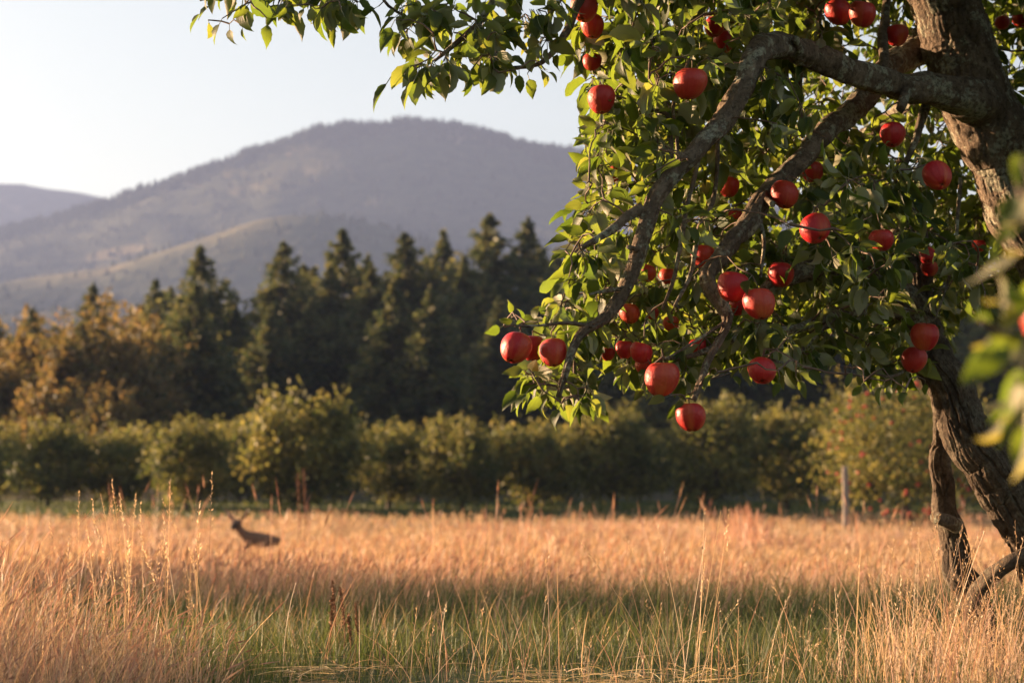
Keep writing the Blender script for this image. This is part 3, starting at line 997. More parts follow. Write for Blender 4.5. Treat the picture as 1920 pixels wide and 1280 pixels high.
limb('trunk', [(2075, 1290, 6.35), (2062, 1200, 6.35), (2050, 1000, 6.35), (2025, 700, 6.32), (1975, 500, 6.3), (1905, 365, 6.28), (1845, 215, 6.25), (1805, 110, 6.25), (1772, 0, 6.25), (1730, -140, 6.25), (1690, -330, 6.3), (1640, -560, 6.3)],
     [320, 240, 198, 172, 154, 147, 152, 148, 141, 126, 104, 58], 0.011, 170, 17, 8, 2, 0.006, 0.018)
limb('stem', [(2080, 1270, 6.3), (2010, 1130, 6.2), (1945, 1010, 6.1), (1880, 900, 6.05), (1822, 800, 6.0), (1778, 715, 6.0), (1752, 640, 6.05), (1735, 560, 6.1), (1722, 470, 6.15), (1700, 380, 6.2), (1690, 300, 6.25)],
     [230, 165, 140, 125, 108, 98, 84, 66, 48, 30, 14], 0.016, 170, 12, 5, 6, 0.005, 0.014, M['shaded_bark'], 0.76)
limb('stem', [(1842, 1215, 6.15), (1826, 1120, 6.15), (1808, 1075, 6.15), (1790, 1010, 6.2), (1772, 940, 6.2), (1764, 870, 6.22), (1764, 800, 6.22), (1768, 735, 6.2), (1775, 690, 6.15)],
     [78, 62, 58, 54, 52, 46, 42, 40, 36], 0.010, 96, 8, 6, 9, 0.005, 0.013, M['shaded_bark'], 0.84)
limb('limb', [(1828, 1140, 6.12), (1845, 1095, 6.08), (1880, 1062, 6.02), (1915, 1042, 6.0), (1950, 1030, 6.05)], [46, 36, 30, 32, 36], 0.002, 20, 9, 22, 4, 0.02, 0.008, M['shaded_bark'])
L1 = [(1850, 205, 6.2), (1790, 178, 6.05), (1720, 172, 5.95), (1644, 152, 5.85), (1585, 132, 5.75), (1535, 112, 5.65), (1475, 92, 5.5), (1432, 84, 5.4), (1408, 105, 5.32), (1392, 160, 5.28), (1352, 225, 5.24), (1302, 285, 5.2), (1258, 340, 5.18), (1222, 395, 5.15), (1202, 450, 5.14), (1190, 505, 5.12), (1165, 560, 5.1), (1132, 598, 5.08), (1098, 618, 5.05), (1072, 655, 5.03), (1058, 705, 5.0), (1048, 745, 5.0)]
limb('limb', L1, [112, 76, 60, 56, 53, 54, 50, 52, 47, 41, 40, 37, 34, 32, 30, 27, 24, 20, 16, 13, 10, 6], 0.0052, 44, 10, 16, 14, 0.010, 0.012)
L2 = [(1790, 60, 6.55), (1735, 80, 6.4), (1680, 115, 6.3), (1640, 155, 6.2), (1600, 198, 6.1), (1545, 252, 5.95), (1495, 302, 5.85), (1448, 350, 5.75), (1402, 415, 5.6), (1362, 465, 5.5), (1332, 512, 5.42), (1336, 546, 5.38), (1362, 585, 5.32), (1364, 612, 5.28), (1344, 645, 5.22), (1322, 690, 5.15), (1308, 732, 5.06), (1302, 748, 5.03)]
limb('limb', L2, [66, 58, 53, 50, 47, 45, 42, 40, 36, 33, 33, 31, 24, 21, 19, 16, 12, 8], 0.0052, 44, 10, 16, 15, 0.010, 0.012)
limb('limb', [(1735, 590, 6.1), (1680, 545, 6.05), (1625, 512, 6.0), (1585, 498, 5.92), (1540, 493, 5.85), (1485, 512, 5.75), (1440, 540, 5.72), (1410, 560, 5.7)], [60, 54, 50, 50, 48, 40, 22, 8], 0.008, 50, 9, 14, 16, 0.010, 0.014)
limb('limb', [(1745, 610, 6.05), (1680, 585, 5.95), (1610, 582, 5.85), (1535, 600, 5.75), (1470, 618, 5.65), (1400, 630, 5.55), (1345, 650, 5.5), (1290, 668, 5.4), (1240, 672, 5.3)], [34, 26, 22, 20, 18, 16, 13, 9, 5], 0.0015, 20, 9, 26, 17, 0.02, 0.008)
limb('limb', [(1202, 392, 5.15), (1175, 405, 5.12), (1148, 430, 5.08), (1118, 450, 5.05), (1085, 470, 5.03), (1060, 500, 5.02)], [24, 21, 18, 13, 9, 5], 0.0012, 16, 8, 26, 18, 0.02, 0.006)
limb('limb', [(1700, -200, 6.3), (1560, -190, 6.0), (1400, -150, 5.7), (1250, -95, 5.45), (1150, -45, 5.3), (1090, 0, 5.22), (1066, 50, 5.18), (1035, 100, 5.14), (1005, 122, 5.1), (960, 128, 5.08), (900, 130, 5.05)], [70, 60, 48, 36, 26, 19, 15, 11, 8, 6, 4], 0.0015, 18, 8, 26, 19, 0.02, 0.006)
limb('limb', [(1400, -150, 5.7), (1200, -140, 5.4), (1000, -100, 5.2), (940, -20, 5.12), (900, 40, 5.1), (850, 85, 5.06), (815, 115, 5.03)], [34, 28, 22, 15, 11, 8, 4], 0.001, 14, 8, 26, 20, 0.02, 0.006)
limb('limb', [(1000, -100, 5.2), (850, -75, 5.1), (720, -10, 5.06), (770, 40, 5.05), (800, 72, 5.04)], [18, 13, 8, 6, 4], 0.0006, 10, 8, 26, 21, 0.02, 0.003)
limb('limb', [(850, -75, 5.1), (700, -60, 5.05), (560, -35, 5.02), (450, -15, 5.0), (375, 2, 5.0)], [13, 11, 9, 6, 4], 0.0006, 10, 8, 26, 22, 0.02, 0.003)
# sawn-off stubs on the old limbs
for k, (pts, w) in enumerate([([(1500, 100, 5.5), (1492, 72, 5.45)], [20, 17]), ([(1290, 300, 5.18), (1272, 288, 5.12)], [16, 13]), ([(1432, 372, 5.68), (1448, 384, 5.6)], [17, 14]), ([(1700, 170, 5.9), (1690, 205, 5.84)], [22, 18]), ([(1200, 470, 5.12), (1178, 462, 5.06)], [13, 10]), ([(1795, 985, 6.14), (1752, 966, 6.04)], [34, 27])]):
    limb('stub', pts, w, 0.0012, 12, 6, 30, 80 + k, 0.008, 0.003)
# upright and hanging secondary branches
for k, (pts, w) in enumerate([
    ([(1262, 335, 5.2), (1258, 260, 5.25), (1250, 215, 5.25), (1210, 205, 5.22)], [12, 13, 12, 8]),
    ([(1272, 325, 5.22), (1268, 250, 5.28), (1262, 200, 5.3), (1290, 120, 5.28), (1300, 60, 5.35)], [10, 11, 10, 8, 5]),
    ([(1505, 92, 5.6), (1500, 180, 5.7), (1505, 260, 5.75)], [12, 11, 6]),
    ([(1430, 95, 5.45), (1436, 40, 5.5), (1425, -30, 5.6)], [14, 11, 8]),
    ([(1540, 95, 5.7), (1538, 40, 5.8), (1545, -40, 5.9)], [14, 11, 9]),
    ([(1660, 165, 5.9), (1655, 60, 6.1), (1665, -40, 6.2)], [26, 22, 18]),
    ([(1735, 200, 6.1), (1715, 262, 6.05), (1700, 300, 6.0), (1690, 330, 6.0), (1660, 380, 5.95)], [22, 19, 16, 12, 7]),
    ([(1690, 345, 6.05), (1686, 420, 6.0), (1684, 500, 5.95), (1680, 540, 6.0)], [11, 10, 9, 8]),
    ([(1800, 335, 6.15), (1796, 420, 6.0), (1788, 490, 5.95), (1768, 560, 5.9), (1752, 600, 5.8)], [12, 11, 10, 7, 4]),
    ([(1420, 400, 5.65), (1432, 450, 5.6), (1425, 520, 5.55)], [10, 9, 6]),
    ([(1312, 280, 5.3), (1300, 340, 5.3), (1282, 420, 5.25), (1262, 520, 5.25), (1240, 580, 5.25)], [16, 14, 13, 11, 7]),
    ([(1345, 235, 5.35), (1345, 300, 5.35), (1335, 380, 5.35), (1312, 430, 5.3), (1295, 510, 5.28), (1265, 575, 5.22)], [15, 14, 13, 13, 12, 8]),
    ([(1180, 540, 5.1), (1140, 545, 5.08), (1105, 552, 5.06)], [14, 11, 6]),
    ([(1110, 612, 5.05), (1060, 605, 5.05), (1010, 610, 5.02), (965, 612, 5.0)], [12, 9, 6, 4]),
    ([(1364, 600, 5.3), (1320, 630, 5.2), (1270, 660, 5.15), (1245, 672, 5.1)], [9, 7, 5, 4]),
    ([(1575, 585, 5.8), (1500, 660, 5.6), (1470, 680, 5.4), (1440, 672, 5.25)], [11, 8, 6, 4]),
    ([(1740, 640, 6.0), (1700, 690, 5.8), (1670, 705, 5.6), (1640, 700, 5.5)], [12, 9, 6, 4]),
    ([(1900, 380, 6.4), (2000, 250, 6.8), (2090, 60, 7.0), (2150, -150, 7.0)], [60, 50, 40, 26]),
    ([(1640, -100, 6.25), (1500, -260, 6.0), (1350, -330, 5.8), (1200, -330, 5.6)], [50, 40, 28, 14]),
    ([(1760, -20, 6.4), (1700, -200, 6.8), (1600, -400, 7.2)], [50, 40, 22]),
    ([(1790, 120, 6.5), (1700, 200, 6.9), (1600, 260, 7.2), (1500, 330, 7.3)], [40, 32, 24, 12]),
    ([(1750, 500, 6.3), (1660, 430, 6.7), (1580, 380, 7.0), (1450, 420, 7.1)], [34, 26, 20, 10]),
]):
    limb('limb', pts, [q * (0.72 if q < 20 else 1.0) for q in w], 0.0010, 12, 8, 26, 30 + k, 0.02, 0.006)

# ------------------------------------------------------------------ leaves
NT_, NS_ = 10, 3
_t = np.linspace(0, 1, NT_ + 1)
_prof = np.clip(_t, 0, 1) ** 0.62 * (1 - _t) ** 1.05 * (1 - 0.25 * _t ** 3)
_prof = _prof / _prof.max()
_prof[1:-1] *= 1 + 0.05 * (-1) ** np.arange(1, NT_)
_s = np.array([-1.0, 0.0, 1.0])


def leaf_local(Lg, W, curl, fold, twist, wave, ph, pet, lat):
    """(n, verts, 3) blades growing along +Y with petiole; all arguments arrays"""
    n = len(Lg)
    th = curl[:, None] * _t[None] ** 1.25 + 0.15 * np.sin(ph)[:, None] * np.sin(_t[None] * 5 + ph[:, None])
    dl = 1.0 / NT_
    cy = np.concatenate([np.zeros((n, 1)), np.cumsum(np.cos(th[:, :-1]) * dl, 1)], 1)
    cz = np.concatenate([np.zeros((n, 1)), -np.cumsum(np.sin(th[:, :-1]) * dl, 1)], 1)
    w = W[:, None] * 0.5 * _prof[None]
    tw = twist[:, None] * (_t[None] - 0.3)
    S = _s[None, None, :]
    across = S * w[..., None] * np.cos(fold)[:, None, None]
    lift = np.abs(S) * w[..., None] * np.sin(fold)[:, None, None] + (wave[:, None] * np.sin(9 * _t[None] + ph[:, None]))[..., None] * S * w[..., None] * 0.9
    X = across * np.cos(tw)[..., None] - lift * np.sin(tw)[..., None]
    Lf = across * np.sin(tw)[..., None] + lift * np.cos(tw)[..., None]
    Y = pet[:, None, None] + Lg[:, None, None] * cy[..., None] + Lf * np.sin(th)[..., None]
    Z = Lg[:, None, None] * cz[..., None] + Lf * np.cos(th)[..., None]
    X = X + (lat * Lg)[:, None, None] * (_t[None, :, None] ** 2)
    blade = np.stack([np.broadcast_to(X, Y.shape), Y, Z], -1).reshape(n, -1, 3)
    pw = np.full(n, 0.0011)
    zz = np.zeros(n)
    petv = np.stack([np.stack([-pw, zz, zz], -1), np.stack([pw, zz, zz], -1), np.stack([pw, pet + 0.004, zz - 0.0006], -1), np.stack([-pw, pet + 0.004, zz - 0.0006], -1),
                     np.stack([zz, zz, zz + 0.002], -1), np.stack([zz, pet + 0.004, zz + 0.0012], -1)], 1)
    return np.concatenate([blade, petv], 1)


NB = (NT_ + 1) * 3
_f = []
for a in range(NT_):
    for b in range(2):
        _f.append((a * 3 + b, a * 3 + b + 1, (a + 1) * 3 + b + 1, (a + 1) * 3 + b))
_f += [(NB, NB + 1, NB + 2, NB + 3), (NB + 1, NB + 4, NB + 5, NB + 2), (NB + 4, NB, NB + 3, NB + 5)]
LEAF_F = np.array(_f)
LEAF_UV = np.concatenate([np.stack([np.tile(_s, NT_ + 1), np.repeat(_t, 3)], -1), np.zeros((6, 2))])
NVL = NB + 6


def orient(D, N):
    D = norm(D)
    X = norm(np.cross(D, N))
    Z = np.cross(X, D)
    return np.stack([X, D, Z], -1)        # columns


def rand_leaf(n, r, big=1.0):
    Lg = np.clip(r.normal(0.065, 0.015, n), 0.033, 0.102) * big
    return dict(Lg=Lg, W=Lg * r.uniform(0.44, 0.60, n), curl=r.normal(0.9, 0.6, n), fold=r.uniform(0.10, 0.75, n), twist=r.normal(0, 0.7, n),
                wave=r.uniform(0.0, 0.16, n), ph=r.uniform(0, 6.28, n), pet=r.uniform(0.014, 0.032, n), lat=r.normal(0, 0.13, n))


VAR = rand_leaf(24, np.random.default_rng(77))
VAR['curl'] = np.linspace(0.0, 1.9, 24)
VARV = leaf_local(**{k: (v if k in ('curl', 'fold', 'twist', 'wave', 'ph', 'lat') else np.full(24, {'Lg': 0.074, 'W': 0.038, 'pet': 0.022}[k])) for k, v in VAR.items()})
LEAF_ME = []
for q in range(24):
    mb = MB()
    mb.add(VARV[q], LEAF_F, uvm=LEAF_UV, tint=np.full(NVL, np.clip(0.04 + 0.66 * ((q * 7) % 24) / 24, 0, 1)))
    LEAF_ME.append(mb.mesh('leaf', M['leaf']))
PALE_ME = []      # turning leaves, their sunlit paleness put into the tint
for q in range(24):
    mb = MB()
    mb.add(VARV[q], LEAF_F, uvm=LEAF_UV, tint=np.full(NVL, 0.93))
    PALE_ME.append(mb.mesh('leaf', M['leaf']))

# leaves whose outline shows against the background: (base column, row, tip column, row[, distance])
TR = [(383, 17, 357, 63), (390, 38, 388, 73), (417, 35, 403, 86), (430, 45, 446, 85), (455, 45, 463, 78), (500, 34, 500, 95), (520, 18, 552, 52), (575, 8, 568, 50), (603, 16, 598, 63),
      (613, 30, 622, 92), (640, 18, 673, 63), (627, 12, 643, 43), (710, 12, 678, 42), (740, 38, 712, 100), (753, 52, 745, 100), (735, 142, 700, 213), (783, 138, 762, 207), (797, 146, 817, 186),
      (883, 132, 868, 182), (927, 130, 902, 180), (953, 126, 937, 153), (973, 130, 979, 176), (989, 138, 1000, 187), (1006, 122, 1019, 165), (1022, 132, 1042, 157), (1046, 92, 1049, 136),
      (400, 6, 372, 40), (470, 4, 440, 40), (480, 10, 520, 44), (540, 6, 522, 40), (660, 0, 690, 38), (760, 60, 790, 110), (812, 62, 778, 100), (850, 60, 842, 120), (870, 70, 905, 112), (930, 60, 965, 96),
      (1130, 238, 1084, 222), (1130, 240, 1086, 252), (1117, 257, 1079, 274), (1136, 285, 1090, 322), (1100, 344, 1073, 336), (1105, 354, 1072, 339), (1102, 381, 1057, 388), (1108, 438, 1048, 425),
      (1082, 444, 1018, 463), (1091, 463, 1034, 530), (1067, 520, 1033, 560), (1092, 500, 1045, 545), (1060, 470, 1028, 500), (945, 610, 908, 628), (959, 596, 950, 560), (970, 600, 935, 602), (1000, 606, 1012, 574), (985, 604, 968, 578),
      (992, 692, 940, 700), (980, 722, 940, 771), (994, 728, 969, 782), (1018, 732, 986, 778), (1032, 722, 1028, 786), (1053, 755, 1040, 808), (1086, 750, 1110, 784), (1116, 748, 1143, 792), (1100, 742, 1128, 778),
      (1060, 750, 1072, 790), (1205, 722, 1192, 754), (1257, 741, 1217, 764), (1275, 745, 1250, 786), (1285, 748, 1262, 770), (1346, 698, 1324, 734), (1368, 700, 1386, 727), (1462, 706, 1452, 746), (1492, 705, 1515, 748), (1508, 688, 1546, 718),
      (1620, 715, 1598, 742), (1660, 714, 1652, 766), (1698, 728, 1693, 765), (1672, 712, 1668, 750), (1735, 712, 1732, 740), (1600, 690, 1588, 728), (1290, 300, 1235, 325), (1240, 280, 1180, 290), (1215, 330, 1180, 372), (1225, 160, 1195, 128), (1235, 130, 1195, 122),
      (1635, 405, 1575, 440), (1640, 500, 1608, 545), (1480, 420, 1466, 470), (1240, 95, 1200, 110)]
tr_b, tr_t = [], []
for k, q in enumerate(TR):
    d = 5.0 + 0.12 * math.sin(k * 2.3)
    tr_b.append(P(q[0], q[1], d)); tr_t.append(P(q[2], q[3], d - 0.02 * math.sin(k * 1.7)))
tr_b = np.array(tr_b); tr_t = np.array(tr_t)

# crown outline in which spurs may grow, in photograph pixels and distance
CROWN = np.array([(1075, -20), (1070, 60), (1095, 110), (1105, 170), (1120, 230), (1112, 300), (1120, 350), (1095, 400), (1075, 430), (1070, 470), (1062, 520), (1070, 560), (1000, 600), (965, 622), (975, 690), (1000, 715),
                  (1030, 730), (1080, 735), (1120, 728), (1160, 700), (1200, 690), (1240, 715), (1300, 720), (1340, 670), (1390, 660), (1450, 690), (1500, 690), (1560, 640), (1610, 660), (1650, 705), (1700, 710), (1725, 690),
                  (1760, 640), (1820, 590), (1930, 560), (2300, 520), (2350, -500), (1000, -480), (900, -200), (1000, -60)], float)
SPRAY = np.array([(735, -30), (740, 40), (760, 85), (770, 125), (830, 140), (900, 118), (960, 122), (1010, 112), (1040, 70), (1060, -20)], float)
SPRAY2 = np.array([(375, -60), (395, 5), (480, 14), (560, 6), (640, 10), (720, 0), (735, -60)], float)


def inside(poly, x, y):
    c = np.zeros(len(x), bool)
    j = len(poly) - 1
    for i in range(len(poly)):
        xi, yi = poly[i]; xj, yj = poly[j]
        hit = ((yi > y) != (yj > y)) & (x < (xj - xi) * (y - yi) / (yj - yi + 1e-9) + xi)
        c ^= hit
        j = i
    return c


def sample(poly, n, dlo, dhi, r):
    lo, hi = poly.min(0), poly.max(0)
    x = r.uniform(lo[0], hi[0], n * 6); y = r.uniform(lo[1], hi[1], n * 6)
    k = inside(poly, x, y)
    x, y = x[k][:n], y[k][:n]
    d = r.uniform(dlo, dhi, len(x))
    return x, y, d


rl = np.random.default_rng(23)
px, py, dd = sample(CROWN, 4700, 0, 1, rl)
front = 5.0 + 0.30 * np.clip((px - 1150) / 700, 0, 2)            # the near face of the crown recedes to the right
back = 5.45 + 2.1 * np.clip((px - 1000) / 550, 0, 1)
dd = front + (back - front) * dd ** 0.8
dens = fbm(px / 95.0, py / 95.0, 3, 61) + 0.18 * (dd > 5.6) + 0.1 * (py < 0)
# the limbs stay in view: thin the leaves that would hang right in front of them
l1 = np.array([p for p in L1]); l2 = np.array([p for p in L2])
keep = dens > 0.35
for LL in (l1[2:17], l2[3:12]):
    seg, _ = smoothpath(LL, np.ones(len(LL)), 12.0)
    dist = np.sqrt(((px[:, None] - seg[None, :, 0]) ** 2 + (py[:, None] - seg[None, :, 1]) ** 2))
    j = dist.argmin(1)
    keep &= ~((dist.min(1) < 48) & (dd < seg[j, 2] + 0.06))
# nor right in front of the trunk and the showing apples
tk, _ = smoothpath(np.array([(1975, 500, 6.3), (1905, 365, 6.28), (1845, 215, 6.25), (1772, 0, 6.25)], float), np.ones(4), 12.0)
dist = np.sqrt(((px[:, None] - tk[None, :, 0]) ** 2 + (py[:, None] - tk[None, :, 1]) ** 2)).min(1)
keep &= ~((dist < 135) & (dd < 6.35))
for (ax, ay, ar, ad, *_r) in APPLES:
    keep &= ~((np.hypot(px - ax, py - ay + 14) < ar + (30 if ar >= 22 else 12)) & (dd < ad + 0.05))
SV = np.array(SUN_DIR)


def blocks(pts, targets, rad, tmax, tmin=0.0):
    """points that stand within rad of the sun ray from any target"""
    hit = np.zeros(len(pts), bool)
    for q in targets:
        v = pts - q
        t = v @ SV
        d = np.linalg.norm(v - t[:, None] * SV[None], axis=1)
        hit |= (t > tmin) & (t < tmax) & (d < rad)
    return hit


SUNLIT = [P(c, r_, d) for c, r_, d in ((1700, 10, 6.2), (1722, 45, 6.2), (1742, 85, 6.2), (1762, 130, 6.2), (1790, 260, 6.2), (1808, 310, 6.2), (1830, 350, 6.2), (1858, 400, 6.22), (1885, 440, 6.25), (1830, 200, 6.15), (1690, 105, 6.3), (1720, 85, 6.35), (1610, 185, 6.1), (1470, 320, 5.8), (1410, 400, 5.6))]
cp = np.array([P(a, b, c) for a, b, c in zip(px, py, dd)])
keep &= ~(blocks(cp, SUNLIT, 0.11, 2.5) & (rl.uniform(0, 1, len(cp)) < 0.75))
px, py, dd = px[keep], py[keep], dd[keep]
s1 = sample(SPRAY, 34, 4.95, 5.2, rl)
s2 = sample(SPRAY2, 12, 4.95, 5.15, rl)
px = np.concatenate([px, s1[0], s2[0]]); py = np.concatenate([py, s1[1], s2[1]]); dd = np.concatenate([dd, s1[2], s2[2]])
CL = np.array([P(a, b, c) for a, b, c in zip(px, py, dd)])

targets = [(p, 'c') for p in CL] + [(np.array(p), 'a') for p in ATT] + [(p, 't') for p in tr_b]
TP = np.array([t[0] for t in targets]); TK = [t[1] for t in targets]
nodes = np.vstack(SKEL)
d0 = np.array([np.min(np.linalg.norm(nodes - p, axis=1)) for p in TP])
order = np.argsort(d0)
cap = len(nodes) + len(TP) * 16
NN = np.zeros((cap, 3)); NN[:len(nodes)] = nodes
nn = len(nodes)
tw = MB()
lv_o, lv_D, lv_N = [], [], []
sunv = np.array(SUN_DIR)
for oi in order:
    p = TP[oi]; kind = TK[oi]
    dv = NN[:nn] - p
    ds = np.linalg.norm(dv, axis=1) + np.where(dv[:, 2] < -0.05, 0.05, 0)
    k = int(ds.argmin())
    q = NN[k]
    Lw = float(np.linalg.norm(p - q))
    if Lw < 0.004:
        continue
    bow = np.array([rl.normal(0, 0.10), rl.normal(0, 0.10), 0.16 + rl.normal(0, 0.10)]) * Lw
    n = max(4, min(14, int(Lw / 0.035) + 2))
    t = np.linspace(0, 1, n)[:, None]
    path = q + (p - q) * t + bow * (4 * t * (1 - t)) + rl.normal(0, 0.004, (n, 3)) * (t * (1 - t) * 4)
    r0 = min(0.0065, 0.0020 + 0.010 * Lw); r1 = 0.0015
    rad = (r0 + (r1 - r0) * t[:, 0]) * (1 + 0.12 * rl.normal(size=n))
    tube(tw, path, rad, 5, cap=True)
    NN[nn:nn + n - 1] = path[1:]; nn += n - 1
    T = norm(path[-1] - path[-2])
    if kind == 'c':
        m = int(rl.integers(5, 10))
        for g in range(m):
            az = g * 2.4 + rl.uniform(0, 0.8)
            a = norm(np.cross(T, [0.31, 0.2, 0.93])); b = np.cross(T, a)
            rad_ = a * math.cos(az) + b * math.sin(az)
            D = norm(0.72 * rad_ + 0.40 * T + np.array([0, 0, -rl.uniform(-0.1, 1.15)]) + rl.normal(0, 0.22, 3))
            N = np.array([0, 0, 0.65]) + 0.45 * rad_ + rl.normal(0, 0.55, 3) + 0.45 * sunv
            lv_o.append(p - T * rl.uniform(0, 0.03)); lv_D.append(D); lv_N.append(N)
    for g in range(1, n - 1):
        if kind != 't' and rl.uniform() < 0.42:
            rad_ = norm(np.cross(norm(path[g + 1] - path[g]), rl.normal(size=3)))
            D = norm(0.8 * rad_ + 0.35 * T + np.array([0, 0, -rl.uniform(-0.1, 0.8)]))
            lv_o.append(path[g]); lv_D.append(D); lv_N.append(np.array([0, 0, 0.65]) + rl.normal(0, 0.6, 3) + 0.45 * sunv)
twigs = tw.build('twigs', M['twig'], tree)
tag(twigs, 'thin twigs and spurs between the limbs', None, None, 'stuff')

lv_o = np.array(lv_o); lv_D = np.array(lv_D); lv_N = np.array(lv_N)
NLV = len(lv_o)
par = rand_leaf(NLV, rl)
RM = orient(lv_D, lv_N)
loc = leaf_local(**par)
W3 = np.einsum('nij,nvj->nvi', RM, loc) + lv_o[:, None, :]
# leaves that would cover the faces of the apples or sit in front of a limb are picked off
cx, cy, cz = proj(W3[:, 15, :])
ok = np.ones(NLV, bool)
for (ax, ay, ar, ad, *_r) in APPLES:
    ok &= ~((np.hypot(cx - ax, cy - ay) < ar * 0.95) & (cz < ad + 0.12) & (rl.uniform(0, 1, NLV) < (0.76 if ar >= 22 else 0.55)))
for LL, wd in ((l1[1:17], 34), (l2[4:11], 26)):
    seg, _ = smoothpath(LL, np.ones(len(LL)), 12.0)
    dist = np.sqrt(((cx[:, None] - seg[None, :, 0]) ** 2 + (cy[:, None] - seg[None, :, 1]) ** 2))
    j = dist.argmin(1)
    ok &= ~((dist.min(1) < wd) & (cz < seg[j, 2] + 0.05) & (rl.uniform(0, 1, NLV) < 0.9))
dist = np.sqrt(((cx[:, None] - tk[None, :, 0]) ** 2 + (cy[:, None] - tk[None, :, 1]) ** 2)).min(1)
ok &= ~((dist < 88) & (cz < 6.4))
mc = W3[:, 15, :]
ok &= ~(blocks(mc, SUNLIT, 0.075, 2.5) & (rl.uniform(0, 1, NLV) < 0.8))
LITA = [P(q[0] - q[2] * 0.55, q[1] + q[2] * 0.15, q[3]) for q in APPLES if q[2] >= 23 and q[0] < 1700]
ok &= ~(blocks(mc, LITA, 0.042, 1.6, 0.02) & (rl.uniform(0, 1, NLV) < 0.85))
W3 = W3[ok]; cx, cy, cz = cx[ok], cy[ok], cz[ok]
RM, lv_o = RM[ok], lv_o[ok]
par = {k: v[ok] for k, v in par.items()}
NLV = len(W3)
tint = np.clip(rl.normal(0.34, 0.2, NLV), 0, 1)

# the leaves that show largest become single parts
a = W3[:, 15, :] - W3[:, 0, :]
X, Y, Zd = proj(W3[:, :NB, :].reshape(-1, 3))
X = X.reshape(NLV, NB); Y = Y.reshape(NLV, NB)
l_, m_, r_ = X[:, 0::3], X[:, 1::3], X[:, 2::3]
ly, my, ry = Y[:, 0::3], Y[:, 1::3], Y[:, 2::3]
area = 0.5 * np.abs(np.sum((l_ - r_)[:, :-1] * (my[:, 1:] - my[:, :-1]) - (ly - ry)[:, :-1] * (m_[:, 1:] - m_[:, :-1]), 1))
vis = np.ones(NLV, bool)
grid = {}
for i in np.argsort(cz):
    key = (int(cx[i] // 26), int(cy[i] // 26))
    if key in grid:
        vis[i] = False
    grid[key] = 1
vis &= (cx > 10) & (cx < 1910) & (cy > 5) & (cy < 1200)
score = np.where(vis, area, -1)
single = np.zeros(NLV, bool)
n_single = 300 - len(TR)
single[np.argsort(-score)[:n_single]] = True
for i in np.nonzero(single)[0]:
    c = par['curl'][i]
    q = int(np.clip(np.argmin(np.abs(VAR['curl'] - c)) + rl.integers(-3, 4), 0, 23))
    o = child('leaf', LEAF_ME[q], tree)
    s = par['Lg'][i] / 0.074
    Mx = Matrix([[*(RM[i][0] * s), lv_o[i][0]], [*(RM[i][1] * s), lv_o[i][1]], [*(RM[i][2] * s), lv_o[i][2]], [0, 0, 0, 1]])
    o.matrix_parent_inverse = Matrix.Translation(-Vector(tree.location))
    o.matrix_basis = Mx
rest = ~single
nr = int(rest.sum())
mb = MB()
mb.add(W3[rest].reshape(-1, 3), (np.arange(nr)[:, None, None] * NVL + LEAF_F[None]).reshape(-1, 4), uvm=np.tile(LEAF_UV, (nr, 1)), tint=np.repeat(tint[rest], NVL))
fo = mb.build('foliage', M['leaf'], tree)
tag(fo, 'smaller and deeper leaves of the crown', None, None, 'stuff')


def traced_leaf(b, t_, var, parent, wid=1.0, face=None, pool=None):
    D = t_ - b
    L = float(np.linalg.norm(D))
    N = norm(np.array([rl.normal(-0.3, 0.95), -0.9, rl.uniform(-0.4, 0.9)]) if face is None else face)
    s = L / 0.088
    Rm = orient(D[None], N[None])[0]
    # aim so that the curled blade's tip meets the wanted point
    V = LEAF_ME[var].vertices[NT_ * 3 + 1].co
    ang = math.atan2(V.z, V.y)
    Rm = Rm @ np.array(Matrix.Rotation(-ang, 3, 'X'))
    s = L / math.hypot(V.y, V.z)
    o = child('leaf', (pool or LEAF_ME)[var], parent)
    o.matrix_parent_inverse = Matrix.Translation(-Vector(parent.location))
    o.matrix_basis = Matrix([[*(Rm[0] * np.array([s * wid, s, s])), b[0]], [*(Rm[1] * np.array([s * wid, s, s])), b[1]], [*(Rm[2] * np.array([s * wid, s, s])), b[2]], [0, 0, 0, 1]])
    return o


for k in range(len(TR)):
    L = np.linalg.norm(tr_t[k] - tr_b[k])
    traced_leaf(tr_b[k], tr_t[k], int(rl.integers(3, 18)), tree, wid=float(np.clip(0.085 / L, 0.85, 1.1)) * rl.uniform(0.85, 1.15))

